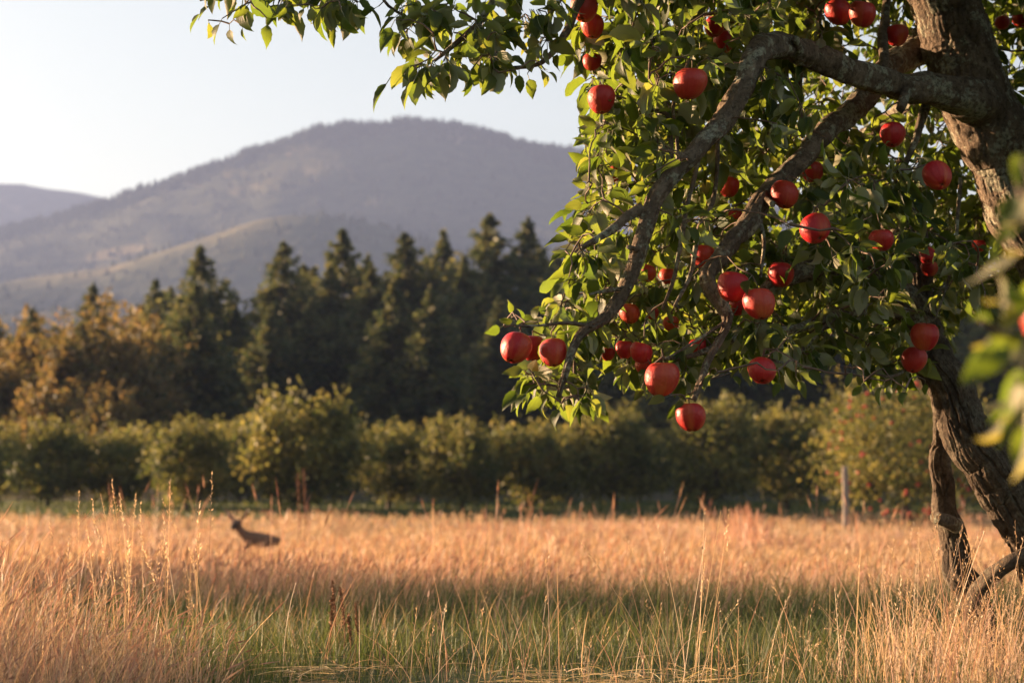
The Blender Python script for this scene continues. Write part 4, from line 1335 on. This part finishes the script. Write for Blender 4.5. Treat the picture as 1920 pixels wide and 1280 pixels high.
# ------------------------------------------------------------------ blurred bough close to the camera
fb = empty('apple_bough', P(2000, 620, 1.72))
tag(fb, 'blurred leafy apple bough close to the camera at the right edge', 'branch')
mb = MB()
for pts, w in (([(2080, 560, 1.80), (1990, 610, 1.74), (1925, 640, 1.70), (1880, 625, 1.68), (1840, 600, 1.66)], [34, 28, 22, 15, 8]),
               ([(1990, 610, 1.74), (1960, 480, 1.72), (1925, 390, 1.70), (1905, 330, 1.70)], [22, 18, 12, 7])):
    path, rr = smoothpath([P(*p) for p in pts], [x * 0.5 * p[2] / F for x, p in zip(w, pts)], 0.01)
    tube(mb, path, rr, 10, bark_disp(7, 60, 0.0008, 51, 0.002))
mb.build('twig', M['twig'], fb)
for k, (bx, by, tx_, ty_, d, wd) in enumerate([
    (1935, 455, 1802, 535, 1.66, 0.75), (1910, 340, 1892, 460, 1.70, 0.9), (1915, 300, 1925, 420, 1.66, 0.9), (1900, 650, 1798, 715, 1.64, 0.85), (1880, 600, 1870, 510, 1.68, 0.8),
    (1870, 605, 1805, 600, 1.70, 0.7), (1905, 700, 1826, 822, 1.66, 0.7), (1930, 660, 1858, 800, 1.70, 0.8), (1935, 640, 1893, 905, 1.60, 0.85), (1950, 690, 1925, 860, 1.58, 1.0), (1920, 610, 1945, 480, 1.7, 0.9),
    (1895, 720, 1868, 838, 1.66, 0.55), (1860, 625, 1822, 650, 1.69, 0.9), (1960, 560, 1900, 560, 1.72, 0.8),
    (1930, 520, 1885, 590, 1.71, 0.7), (1945, 560, 1880, 640, 1.7, 0.8), (1925, 600, 1860, 680, 1.68, 0.7), (1940, 700, 1902, 780, 1.64, 0.9), (1920, 740, 1880, 700, 1.70, 0.7), (1950, 380, 1898, 380, 1.72, 0.8), (1960, 600, 1868, 560, 1.7, 0.9), (1950, 640, 1850, 640, 1.69, 0.9), (1960, 440, 1880, 470, 1.7, 0.9), (1940, 500, 1905, 590, 1.66, 0.9), (1945, 720, 1845, 770, 1.68, 0.8), (1935, 780, 1905, 880, 1.62, 0.9), (1930, 330, 1880, 420, 1.68, 0.9), (1925, 280, 1900, 350, 1.7, 0.8), (1935, 540, 1838, 560, 1.66, 0.8), (1915, 660, 1815, 680, 1.63, 0.9), (1910, 690, 1870, 790, 1.6, 0.8), (1940, 590, 1880, 520, 1.64, 0.9), (1945, 810, 1890, 900, 1.64, 0.9), (1925, 420, 1870, 500, 1.66, 0.8)]):
    face = -(np.array(SUN_DIR) * 1.1 + np.array([0.1 * (k % 3 - 1), -0.75, 0.1])) if k % 2 == 0 else None
    traced_leaf(P(bx, by, d), P(tx_, ty_, d - 0.01), (k * 5) % 17 + 3, fb, wd * 1.2, face, PALE_ME if k % 2 == 0 else None)
make_apple('apple', P(1990, 588, 1.82), 0.080, 10, 8, 1.0, 2, 'very blurred red apple cut by the right edge on the near bough', AG)

# ------------------------------------------------------------------ fruiting tree in the middle distance
MT = broadleaf(401, 2.75, 3.4, 80, 11000, 0.042, 50, 0.14, M['orchard'], 10)
tp = P(1695, 706, 66)
zt = float(ground_z(tp[0], 66))
ft = place_tree('apple_tree', MT, tp[0], 66, (tp[2] - zt) / 2.68, 0.4, 'blurred apple tree dotted with many small red apples behind the leaning trunks', 'apple tree', None)
rm = np.random.default_rng(31)
hh = tp[2] - zt
for k in range(110):
    dv = norm(rm.normal(size=3)); dv[1] = -abs(dv[1])
    c = np.array([tp[0], 66, zt + hh * 0.53]) + dv * np.array([2.75, 2.6, hh * 0.46]) * rm.uniform(0.9, 1.06)
    make_apple('apple', c, rm.uniform(0.09, 0.125), rm.uniform(-20, 30), rm.uniform(-20, 20), rm.uniform(0, 6), k, 'tiny blurred apple among the leaves of the fruiting tree behind the trunks', 'apples on the blurred fruiting tree', parts=False)

shade_tree = broadleaf(402, 3.6, 3.9, 64, 6000, 0.06, 30, 0.08, M['orchard'], 8)  # unseen tree, added only to cast shade across the green hollow
place_tree('apple_tree', shade_tree, -14.2, 16.3, 1.0, 1.1, 'unseen bushy apple tree added beyond the left edge to shade the green hollow', 'apple tree', None)

# stake beside it
sp = P(1586, 968, 62)
zg = float(ground_z(sp[0], 62))
top = P(1586, 874, 62)[2]
mb = MB()
hgt = top - zg
sec = np.array([(-0.085, -0.08), (0.085, -0.08), (0.088, 0.08), (-0.082, 0.085)])
lv = [0.0, 0.3, 0.62, 0.93, 1.0]
V = []
for q, f in enumerate(lv):
    s = (1.08 - 0.1 * f) if f < 1 else 0.8
    V += [(x * s + 0.012 * math.sin(f * 4), y * s, f * hgt + (0.02 * (1 if x > 0 else 0) if f == 1.0 else 0)) for x, y in sec]
Fq = [(a * 4 + b, a * 4 + (b + 1) % 4, a * 4 + 4 + (b + 1) % 4, a * 4 + 4 + b) for a in range(4) for b in range(4)] + [(16, 17, 18, 19)]
mb.add(V, Fq)
po = link('wooden_stake', mb.mesh('wooden_stake', M['post'], smooth=False))
po.location = (sp[0], 62, zg)
tag(po, 'pale upright wooden stake at the left side of the blurred fruiting tree', 'stake')

# ------------------------------------------------------------------ the deer
def deer():
    d = 44.0
    bx = P(486, 990, d)[0]
    z0 = float(ground_z(bx, d))
    back = P(486, 997, d)[2] - z0           # height of the back
    s = back / 0.72
    V, E, Rr = [], [], []

    def chain(pts, start=None):
        prev = start
        for (x, y, z, rx, ry) in pts:
            V.append((x, y, z)); Rr.append((rx, ry))
            if prev is not None:
                E.append((prev, len(V) - 1))
            prev = len(V) - 1
        return prev
    pel = chain([(0.33, 0.05, 0.57, 0.150, 0.165)])
    mid = chain([(0.10, 0.02, 0.54, 0.160, 0.185)], pel)
    che = chain([(-0.16, -0.02, 0.54, 0.150, 0.190)], mid)
    sho = chain([(-0.31, -0.05, 0.62, 0.115, 0.150)], che)
    head = chain([(-0.41, -0.09, 0.73, 0.095, 0.110), (-0.47, -0.12, 0.83, 0.088, 0.095), (-0.50, -0.17, 0.92, 0.110, 0.105)], sho)
    chain([(-0.525, -0.27, 0.87, 0.080, 0.080), (-0.535, -0.36, 0.81, 0.056, 0.054), (-0.54, -0.395, 0.79, 0.042, 0.038)], head)
    for sg in (-1, 1):
        chain([(-0.50 + sg * 0.10, -0.14, 1.00, 0.045, 0.030), (-0.50 + sg * 0.165, -0.14, 1.07, 0.085, 0.030), (-0.50 + sg * 0.225, -0.145, 1.16, 0.070, 0.024), (-0.50 + sg * 0.265, -0.15, 1.25, 0.016, 0.010)], head)
    for sg in (-1, 1):
        chain([(-0.27, -0.02 + sg * 0.09, 0.42, 0.055, 0.06), (-0.26, -0.02 + sg * 0.09, 0.27, 0.032, 0.034), (-0.28, -0.02 + sg * 0.09, 0.10, 0.020, 0.021), (-0.30, -0.02 + sg * 0.09, 0.015, 0.024, 0.022)], che)
        chain([(0.36, 0.05 + sg * 0.09, 0.43, 0.085, 0.075), (0.29, 0.05 + sg * 0.09, 0.34, 0.050, 0.045), (0.44, 0.05 + sg * 0.09, 0.225, 0.027, 0.027), (0.415, 0.05 + sg * 0.09, 0.09, 0.020, 0.020), (0.40, 0.05 + sg * 0.09, 0.015, 0.024, 0.022)], pel)
    chain([(0.47, 0.06, 0.56, 0.045, 0.05), (0.495, 0.065, 0.47, 0.022, 0.022)], pel)
    me = bpy.data.meshes.new('deer')
    me.from_pydata(V, E, [])
    o = bpy.data.objects.new('deer', me)
    COL.objects.link(o)
    sk = o.modifiers.new('skin', 'SKIN')
    sk.use_smooth_shade = True
    lay = me.skin_vertices[0].data if me.skin_vertices else None
    if lay is None:
        bpy.context.view_layer.objects.active = o
        bpy.ops.mesh.customdata_skin_add()
        lay = me.skin_vertices[0].data
    for i, rr in enumerate(Rr):
        lay[i].radius = rr
        lay[i].use_root = (i == 0)
    ss = o.modifiers.new('sub', 'SUBSURF'); ss.levels = 2; ss.render_levels = 2
    t = NT('deer_coat')
    oc = t.coord()
    sep = t.n('ShaderNodeSeparateXYZ'); t.l(oc, sep.inputs[0])
    n = t.noise(oc, 9.0, 4)
    c = t.ramp(n, [(0.3, (0.13, 0.074, 0.048)), (0.7, (0.20, 0.118, 0.076))])
    c = t.mix(t.ramp(t.math('MULTIPLY', sep.outputs[1], -1.0), [(0.19, 0.0), (0.30, 1.0)]), c, (0.06, 0.042, 0.036))     # dark muzzle
    c = t.mix(t.ramp(t.math('SUBTRACT', sep.outputs[2], 0.4), [(0.56, 0.0), (0.66, 0.8)]), c, (0.24, 0.13, 0.105))         # pale pinkish ears
    me.materials.append(t.done(t.bsdf(c, 0.85, 0.2)))
    o.location = (bx, d, z0)
    o.scale = (s, s, s)
    o.rotation_euler = (0, 0, R(-14))
    tag(o, 'deer with upright ears looking out of the tall dry grass', 'deer')


deer()

# ------------------------------------------------------------------ grasses
def blades(mb, roots, h, w, lean, bend, col, col2=None, seg=4, r=rng, taper=0.85, rise=1.0, tilt=0.0):
    """curved ribbons; lean (n,2) horizontal offset of the tip per unit height, bend curvature exponent"""
    n = len(roots)
    t = np.linspace(0, 1, seg + 1)
    az = r.uniform(0, 2 * math.pi, n)
    side = norm(np.stack([np.cos(az), np.sin(az), tilt * r.normal(size=n)], -1))
    off = lean[:, None, :] * h[:, None, None] * (t[None, :, None] ** bend[:, None, None])
    drop = np.sqrt(np.clip(1 - 0.55 * np.sum(lean ** 2, 1), 0.25, 1))
    c = np.zeros((n, seg + 1, 3))
    c[..., :2] = roots[:, None, :2] + off
    c[..., 2] = roots[:, None, 2] + rise * (h * drop)[:, None] * t[None] - rise * (np.sum(lean ** 2, 1) * h * 0.35)[:, None] * t[None] ** 3
    ww = (w[:, None] * (1 - taper * t[None] ** 1.5)) * 0.5
    V = np.stack([c - side[:, None] * ww[..., None], c + side[:, None] * ww[..., None]], 2)
    b = np.arange(n)[:, None, None] * (2 * (seg + 1)) + (np.arange(seg) * 2)[None, :, None]
    Fq = (b + np.array([0, 1, 3, 2])[None, None]).reshape(-1, 4)
    cc = np.repeat(col[:, None], seg + 1, 1)
    if col2 is not None:
        cc = cc * (1 - t[None, :, None] ** 1.2) + col2[:, None] * t[None, :, None] ** 1.2
    cc = np.repeat(cc[:, :, None], 2, 2)
    mb.add(V.reshape(-1, 3), Fq, col=cc.reshape(-1, 3))
    return c[:, -1], norm(c[:, -1] - c[:, -2])


def heads(mb, tip, dr, L, w, col, r=rng):
    """slender seed heads: two crossed spindles"""
    n = len(tip)
    for k in range(2):
        s = norm(np.cross(dr, r.normal(size=(n, 3))))
        a = tip - dr * L[:, None] * 0.15
        V = np.stack([a, a + dr * L[:, None] * 0.35 + s * w[:, None] * 0.5, a + dr * L[:, None], a + dr * L[:, None] * 0.35 - s * w[:, None] * 0.5], 1)
        mb.add(V.reshape(-1, 3), np.arange(n)[:, None] * 4 + np.arange(4)[None], col=np.repeat(col, 4, 0))


def spikelets(mb, tip, dr, L, col, m=16, size=0.0042, r=rng):
    """loose panicle of small grains along the top of a stalk"""
    n = len(tip)
    t = np.linspace(0, 1, m)[None, :, None]
    base = tip[:, None] - dr[:, None] * L[:, None, None] * t
    o = norm(r.normal(size=(n, m, 3)) + np.array([0, 0, 0.7]))
    p = base + o * (size * (0.6 + 1.4 * t))
    a = norm(o + dr[:, None] * 1.2)
    s = norm(np.cross(a, r.normal(size=(n, m, 3))))
    sz = size * r.uniform(0.7, 1.5, (n, m, 1))
    V = np.stack([p - a * sz, p + s * sz * 0.38, p + a * sz * 1.3, p - s * sz * 0.38], 2)
    k = n * m
    mb.add(V.reshape(-1, 3), np.arange(k)[:, None] * 4 + np.arange(4)[None], col=np.repeat(np.repeat(col[:, None], m, 1).reshape(-1, 3), 4, 0))


PAL_DRY = np.array([(0.50, 0.355, 0.225), (0.59, 0.455, 0.315), (0.45, 0.305, 0.205), (0.54, 0.395, 0.265), (0.39, 0.265, 0.165)])
PAL_PINK = np.array([(0.46, 0.27, 0.20), (0.52, 0.34, 0.25), (0.39, 0.22, 0.17)])
PAL_GREEN = np.array([(0.058, 0.085, 0.026), (0.082, 0.108, 0.034), (0.115, 0.128, 0.046), (0.050, 0.074, 0.026)])
PAL_MIX = np.array([(0.16, 0.15, 0.06), (0.25, 0.20, 0.09), (0.33, 0.24, 0.13), (0.12, 0.13, 0.045)])


def pick(pal, n, r, j=0.15):
    return pal[r.integers(0, len(pal), n)] * (1 + r.normal(0, j, (n, 1)))


def rooted(x, y):
    return np.stack([x, y, ground_z(x, y) - 0.01], -1)


rg = np.random.default_rng(91)


def cols(x, y):
    return 960 + x / y * F


def tall_amount(x, y):
    """0 in the grazed patch, 1 in the tall dry grass"""
    c = cols(x, y)
    n = (fbm(x * 0.9 + 3, y * 0.9, 3, 71) - 0.44)
    left = np.clip((500 + 800 * n - c) / 330, 0, 1) * np.clip((6.4 - y) / 0.9, 0, 1)
    edge = 11.6 + 3.0 * n + 1.2 * np.clip((c - 900) / 600, -1, 1)
    far = np.clip((y - edge + 1.6 + 2.5 * (vnoise(x * 1.7, y * 1.2, 75) - 0.5)) / 3.2, 0, 1)
    sparse = 0.13 * np.clip((y - 7.4) / 1.5, 0, 1) * (0.3 + 1.4 * vnoise(x * 1.3 + 8, y * 1.3, 76))
    return np.maximum(np.maximum(left, far), sparse)


# 1 grazed green grass near the tree
def green_patch():
    mb = MB()
    n = 95000
    y = 3.6 + (13.0 - 3.6) * rg.uniform(0, 1, n) ** 0.95
    x = rg.uniform(-1, 1, n) * (y * 0.275 + 0.9)
    tuft = fbm(x * 1.9, y * 1.9, 3, 81)
    k = (rg.uniform(0, 1, n) > tall_amount(x, y) * 0.75) & (tuft + rg.normal(0, 0.08, n) > 0.30)
    x, y, tuft = x[k], y[k], tuft[k]
    n = len(x)
    h = np.clip(rg.gamma(4.0, 0.020, n) * (0.5 + 1.3 * tuft), 0.02, 0.26) * np.where(y > 8.5, 1.45, 1.0)
    cg = cols(x, y)
    h = h * np.where((y < 6.1) & (cg > 520) & (cg < 1380), 0.62, 1.0)
    w = np.maximum(0.0026, y * 0.00042) * rg.uniform(0.7, 1.3, n)
    lean = rg.normal(0, 0.45, (n, 2)) + np.array([0.12, 0])
    dry = rg.uniform(0, 1, n) < 0.10 + 0.30 * (fbm(x * 0.8, y * 0.8, 3, 83) > 0.5) * 0.6
    col = np.where(dry[:, None], pick(PAL_MIX, n, rg), pick(PAL_GREEN, n, rg))
    c2 = np.where(dry[:, None], pick(PAL_DRY, n, rg) * 0.8, col * 1.15)
    blades(mb, rooted(x, y), h, w, lean, rg.uniform(1.3, 2.4, n), col, c2, 3, rg)
    m = 6500
    yy = rg.uniform(5.3, 7.6, m); cc = rg.normal(820, 330, m)
    xx = (cc - 960) / F * yy
    k = (fbm(xx * 2.6, yy * 2.6, 3, 87) > 0.42) & ((yy > 6.0) | (cc < 620))
    xx, yy = xx[k], yy[k]
    m = len(xx)
    blades(mb, rooted(xx, yy), rg.uniform(0.06, 0.17, m), rg.uniform(0.0022, 0.0045, m), rg.normal(0, 0.35, (m, 2)), rg.uniform(1.3, 2.4, m), pick(np.array([(0.080, 0.118, 0.032), (0.10, 0.14, 0.04), (0.15, 0.155, 0.06)]), m, rg), None, 4, rg)
    o = mb.build('green_grass', M['grass'], smooth=True)
    tag(o, 'short green grass in the shaded hollow before the tall dry meadow', 'grass', None, 'stuff')


# 2 matted straw lying along the bottom of the picture
def straw():
    mb = MB()
    n = 22000
    y = rg.uniform(4.6, 7.0, n)
    x = rg.uniform(-1, 1, n) * (y * 0.275 + 0.5)
    c = cols(x, y)
    row = 940 + (EYE - ground_z(x, y)) / y * F
    m = np.exp(-((row - 1290 - 8 * np.clip((c - 700) / 300, -1, 1)) / 26.0) ** 2) * np.clip((c - 440) / 160, 0, 1) * np.clip((1420 - c) / 200, 0.1, 1) * np.clip((fbm(x * 3.1, y * 3.1, 3, 93) - 0.36) * 5, 0.03, 0.6)
    k = rg.uniform(0, 1, n) < m
    x, y = x[k], y[k]
    n = len(x)
    roots = rooted(x, y); roots[:, 2] += rg.uniform(0.005, 0.06, n)
    L = rg.uniform(0.05, 0.20, n)
    lean = norm(rg.normal(0, 1, (n, 2)) + np.array([0.25, -0.1])) * rg.uniform(0.8, 1.25, (n, 1))
    pal = pick(np.array([(0.50, 0.38, 0.23), (0.58, 0.47, 0.30), (0.40, 0.28, 0.16), (0.30, 0.24, 0.11)]), n, rg, 0.22)
    wd = rg.uniform(0.0013, 0.0030, n); bd = rg.uniform(0.8, 1.6, n)
    g = rg.integers(0, 3, n)
    for q, rise in enumerate((0.08, 0.25, 0.5)):
        k = g == q
        blades(mb, roots[k], L[k] * (1.0 - 0.25 * q), wd[k], lean[k], bd[k], pal[k], None, 4, rg, 0.6, rise, 1.6)
    o = mb.build('straw', M['grass'])
    tag(o, 'pale flattened straw lying across the lower middle of the picture', 'straw', None, 'stuff')


# 3 tall dry grass of the near left clump and scattered stalks near the tree
def near_dry():
    mb = MB()
    n = 19000
    y = rg.uniform(3.9, 7.8, n)
    x = -y * 0.257 - 0.9 + rg.uniform(0, 1, n) ** 1.25 * 2.6
    k = rg.uniform(0, 1, n) < tall_amount(x, y) ** 1.3
    x, y = x[k], y[k]
    n = len(x)
    c = cols(x, y)
    fall = np.clip((c + 120) / 520, 0, 1)
    h = (0.30 - 0.15 * fall) * np.clip(rg.normal(1.0, 0.32, n), 0.3, 1.8) * (0.75 + 0.55 * fbm(x * 3, y * 3, 2, 95))
    pal = np.where((rg.uniform(0, 1, n) < 0.45)[:, None], pick(PAL_PINK, n, rg), pick(PAL_DRY, n, rg))
    lean = rg.normal(0, 0.30, (n, 2)) + np.array([0.14, -0.02])
    pal = pal * rg.uniform(0.55, 1.35, (n, 1))
    st, dr = blades(mb, rooted(x, y), h, rg.uniform(0.0012, 0.0034, n), lean, rg.uniform(1.2, 2.6, n), pal, None, 5, rg, 0.6)
    q = rg.uniform(0, 1, n) < 0.5
    heads(mb, st[q], dr[q], rg.uniform(0.03, 0.075, q.sum()), rg.uniform(0.002, 0.0045, q.sum()), pick(PAL_PINK, q.sum(), rg), rg)
    # dead leaves curling among the stalks
    m = n // 3
    k = rg.integers(0, n, m)
    blades(mb, rooted(x[k] + rg.normal(0, 0.03, m), y[k] + rg.normal(0, 0.03, m)), h[k] * rg.uniform(0.4, 0.9, m), rg.uniform(0.003, 0.0055, m), rg.normal(0, 0.5, (m, 2)) + np.array([0.2, 0]), rg.uniform(1.6, 3.2, m), pick(PAL_DRY, m, rg), None, 5, rg, 0.9)
    # the tall fine stalks that rise over the clump, with glinting grains
    m = 75
    yy = rg.uniform(4.3, 7.4, m); xx = (rg.uniform(-80, 395, m) - 960) / F * yy
    hh = rg.uniform(0.26, 0.58, m)
    st, dr = blades(mb, rooted(xx, yy), hh, np.full(m, 0.0016), rg.normal(0, 0.10, (m, 2)) + np.array([-0.05, 0]), rg.uniform(1.2, 2.0, m), pick(PAL_DRY, m, rg), None, 6, rg, 0.5)
    spikelets(mb, st, dr, rg.uniform(0.07, 0.16, m), pick(PAL_DRY * 1.15, m, rg), 18, 0.0038, rg)
    o = mb.build('dry_grass', M['grass'])
    tag(o, 'tall pinkish dry grass clump filling the lower left corner', 'grass', None, 'stuff')

    # stalks about the foot of the apple tree and across the front
    mb = MB()
    m = 1500
    yy = rg.uniform(4.3, 6.4, m)
    cc = np.where(rg.uniform(0, 1, m) < 0.80, rg.normal(1800, 115, m), rg.uniform(520, 1900, m))
    xx = (cc - 960) / F * yy
    hh = np.clip(rg.gamma(5, 0.035, m), 0.05, 0.42)
    st, dr = blades(mb, rooted(xx, yy), hh, rg.uniform(0.0014, 0.0032, m), rg.normal(0, 0.30, (m, 2)), rg.uniform(1.0, 2.6, m), np.where((rg.uniform(0, 1, m) < 0.4)[:, None], pick(PAL_PINK, m, rg), pick(PAL_DRY, m, rg)), None, 6, rg, 0.6)
    q = rg.uniform(0, 1, m) < 0.3
    spikelets(mb, st[q], dr[q], rg.uniform(0.03, 0.08, q.sum()), pick(PAL_DRY, q.sum(), rg), 9, 0.0034, rg)
    # long straight stems beside the thin stem of the tree
    m = 70
    yy = rg.uniform(4.6, 5.8, m)
    cc = np.concatenate([rg.normal(1700, 60, 34), rg.normal(1290, 22, 14), rg.normal(1870, 40, 22)])
    xx = (cc - 960) / F * yy
    hh = rg.uniform(0.26, 0.50, m)
    st, dr = blades(mb, rooted(xx, yy), hh, rg.uniform(0.0018, 0.003, m), rg.normal(0, 0.20, (m, 2)) + np.array([0.10, 0]), rg.uniform(0.95, 1.3, m), pick(PAL_DRY * 1.1, m, rg), None, 6, rg, 0.6)
    spikelets(mb, st, dr, rg.uniform(0.05, 0.12, m), pick(PAL_DRY, m, rg), 12, 0.0034, rg)
    o = mb.build('grass_stalks', M['grass'])
    tag(o, 'thin dry grass stalks standing round the foot of the apple tree', 'grass', None, 'stuff')


# 4 the tall dry meadow reaching to the orchard
def meadow():
    mb = MB()
    n = 165000
    u = rg.uniform(0, 1, n)
    y = 7.4 * (74.0 / 7.4) ** (u ** 0.88)
    x = rg.uniform(-1, 1, n) * (y * 0.27 + 1.4)
    edge_far = 71.5 + 2.5 * (fbm(x * 0.3, 7.7 + 0 * x, 3, 98) - 0.44) * 3
    k = (rg.uniform(0, 1, n) < tall_amount(x, y)) & (y < edge_far)
    x, y = x[k], y[k]
    n = len(x)
    ramp = np.clip((y - 11) / 12, 0, 1)
    h = (0.20 + 0.15 * ramp) * np.where(y < 10.5, 0.8, 1.0) * np.clip(rg.normal(1, 0.17, n), 0.4, 1.5) * (0.45 + 0.75 * fbm(x * 0.45, y * 0.45, 3, 99) + 0.5 * vnoise(x * 0.16, y * 0.10, 100))
    cdeer = cols(x, y)
    h = h * (1 - 0.22 * ((cdeer > 415) & (cdeer < 535) & (y > 22) & (y < 45)))
    w = np.maximum(0.0022, y * 0.00036) * rg.uniform(0.7, 1.4, n)
    pinky = np.clip(fbm(x * 0.25, y * 0.25, 3, 101) * 2.0 - 0.72 + 0.6 * np.clip((15 - y) / 4, 0, 1), 0, 0.9)
    pk = rg.uniform(0, 1, n) < pinky
    col = np.where(pk[:, None], pick(PAL_PINK, n, rg), pick(PAL_DRY, n, rg))
    col = col * (0.72 + 0.55 * fbm(x * 0.6, y * 0.3, 3, 103))[:, None]
    gr = rg.uniform(0, 1, n) < 0.06 + 0.30 * (fbm(x * 0.3, y * 0.22, 3, 105) > 0.56)
    col = np.where(gr[:, None], pick(PAL_MIX, n, rg), col)
    lean = rg.normal(0, 0.16, (n, 2)) + np.array([0.20, -0.03])
    st, dr = blades(mb, rooted(x, y), h, w, lean, rg.uniform(1.2, 2.4, n), col, None, 3, rg, 0.55)
    q = rg.uniform(0, 1, n) < 0.45
    heads(mb, st[q], dr[q], h[q] * rg.uniform(0.15, 0.32, q.sum()), w[q] * rg.uniform(1.2, 2.4, q.sum()), np.where(pk[q][:, None], pick(PAL_PINK, q.sum(), rg), pick(PAL_DRY, q.sum(), rg)), rg)
    # taller stems with thick pink heads rising over the field
    m = 520
    yy = 12.0 * (60.0 / 12.0) ** rg.uniform(0, 1, m)
    xx = rg.uniform(-1, 1, m) * (yy * 0.27 + 1.0)
    clump = fbm(xx / yy * 14 + 4, yy * 0.05, 3, 107)
    k = (clump + rg.normal(0, 0.05, m) > 0.42) & ~((np.abs(cols(xx, yy) - 455) < 45))
    xx, yy, clump = xx[k], yy[k], clump[k]
    m = len(xx)
    hh = rg.uniform(0.45, 0.72, m) * (0.6 + 0.8 * clump) + 0.006 * yy
    st, dr = blades(mb, rooted(xx, yy), hh, np.maximum(0.003, yy * 0.00040), rg.normal(0, 0.16, (m, 2)) + np.array([0.05, 0]), rg.uniform(1.2, 2.2, m), pick(PAL_PINK, m, rg), None, 4, rg, 0.4)
    heads(mb, st, dr, rg.uniform(0.07, 0.15, m) * (1 + yy / 60), np.maximum(0.009, yy * 0.0007), pick(PAL_PINK * 0.9, m, rg), rg)
    # the denser pink tuft right of the middle
    m = 420
    yy = rg.normal(30, 2.0, m); xx = (rg.normal(1395, 38, m) - 960) / F * yy
    hh = rg.uniform(0.4, 0.95, m) * np.exp(-((cols(xx, yy) - 1395) / 75) ** 2)
    st, dr = blades(mb, rooted(xx, yy), hh, np.full(m, 0.013), rg.normal(0, 0.13, (m, 2)), rg.uniform(1.2, 2.2, m), pick(PAL_PINK, m, rg), None, 4, rg, 0.5)
    heads(mb, st, dr, rg.uniform(0.12, 0.22, m), np.full(m, 0.022), pick(PAL_PINK, m, rg), rg)
    o = mb.build('meadow_grass', M['grass'])
    tag(o, 'golden sunlit meadow of tall dry grass stretching to the orchard', 'grass', None, 'stuff')


# 5 mown green strip under the orchard
def mown():
    mb = MB()
    n = 26000
    y = rg.uniform(70, 100, n); x = rg.uniform(-1, 1, n) * (y * 0.27 + 2)
    blades(mb, rooted(x, y), rg.uniform(0.10, 0.24, n), np.full(n, 0.05), rg.normal(0, 0.3, (n, 2)), rg.uniform(1.2, 2, n), pick(PAL_GREEN, n, rg), None, 2, rg)
    o = mb.build('mown_grass', M['grass'])
    tag(o, 'strip of dark green mown grass under the orchard trees', 'grass', None, 'stuff')


green_patch(); straw(); near_dry(); meadow(); mown()


# reddish dock and sorrel stalks that stand out singly
def dock(name, px, toprow, d, label, group, thick=1.0, lean=0.0, baserow=None):
    x0 = (px - 960) / F * d
    z = float(ground_z(x0, d)); topz = P(px, toprow, d)[2]
    o = empty(name, (x0, d, z))
    mb = MB()
    H = topz - z
    path, rr = smoothpath([np.array([0, 0, -0.02]), np.array([0.02 * thick + lean * 0.4, 0, H * 0.5]), np.array([-0.015 * thick + lean, 0, H])], [0.010 * thick, 0.008 * thick, 0.004 * thick], 0.06 * max(thick, 0.3))
    tube(mb, path, rr, 6)
    child('stem', mb.mesh('stem', M['dock']), o)
    mb = MB()
    n = 260
    t = rg.uniform(0.48, 1.0, n)
    p = np.stack([np.interp(t, [0, .5, 1], [0, 0.02 * thick + lean * 0.4, -0.015 * thick + lean]), np.zeros(n), t * H], -1) + rg.normal(0, 0.010 * thick, (n, 3))
    card_quads(mb, p, rg.uniform(0.008, 0.016, n) * thick, rg, 0.5, rg.uniform(0, 1, n))
    child('seed_head', mb.mesh('seed_head', M['dock'], smooth=False), o)
    tag(o, label, 'weed', group)


DG = 'dock stalks above the meadow'
dock('dock_stalk', 572, 878, 30, 'tall reddish dock stalk, right one of the pair in front of the largest orchard tree', DG)
dock('dock_stalk', 561, 888, 30.6, 'shorter reddish dock stalk, left of the pair before the largest orchard tree', DG)
SG = 'sorrel stalks in the green hollow'
dock('sorrel_stalk', 628, 1088, 6.5, 'tallest of the small red-brown sorrel spikes in the green grass below the deer', SG, 0.30)
dock('sorrel_stalk', 648, 1102, 6.4, 'straight red-brown sorrel spike just right of the tallest one', SG, 0.26, -0.01)
dock('sorrel_stalk', 616, 1118, 6.4, 'short sorrel spike leaning right, leftmost of the sorrel group', SG, 0.30, 0.02)
dock('sorrel_stalk', 666, 1128, 6.3, 'sorrel spike at the right end of the sorrel group', SG, 0.28, 0.01)
dock('sorrel_stalk', 657, 1150, 6.2, 'lowest sorrel spike, between the straight one and the right end one', SG, 0.30)
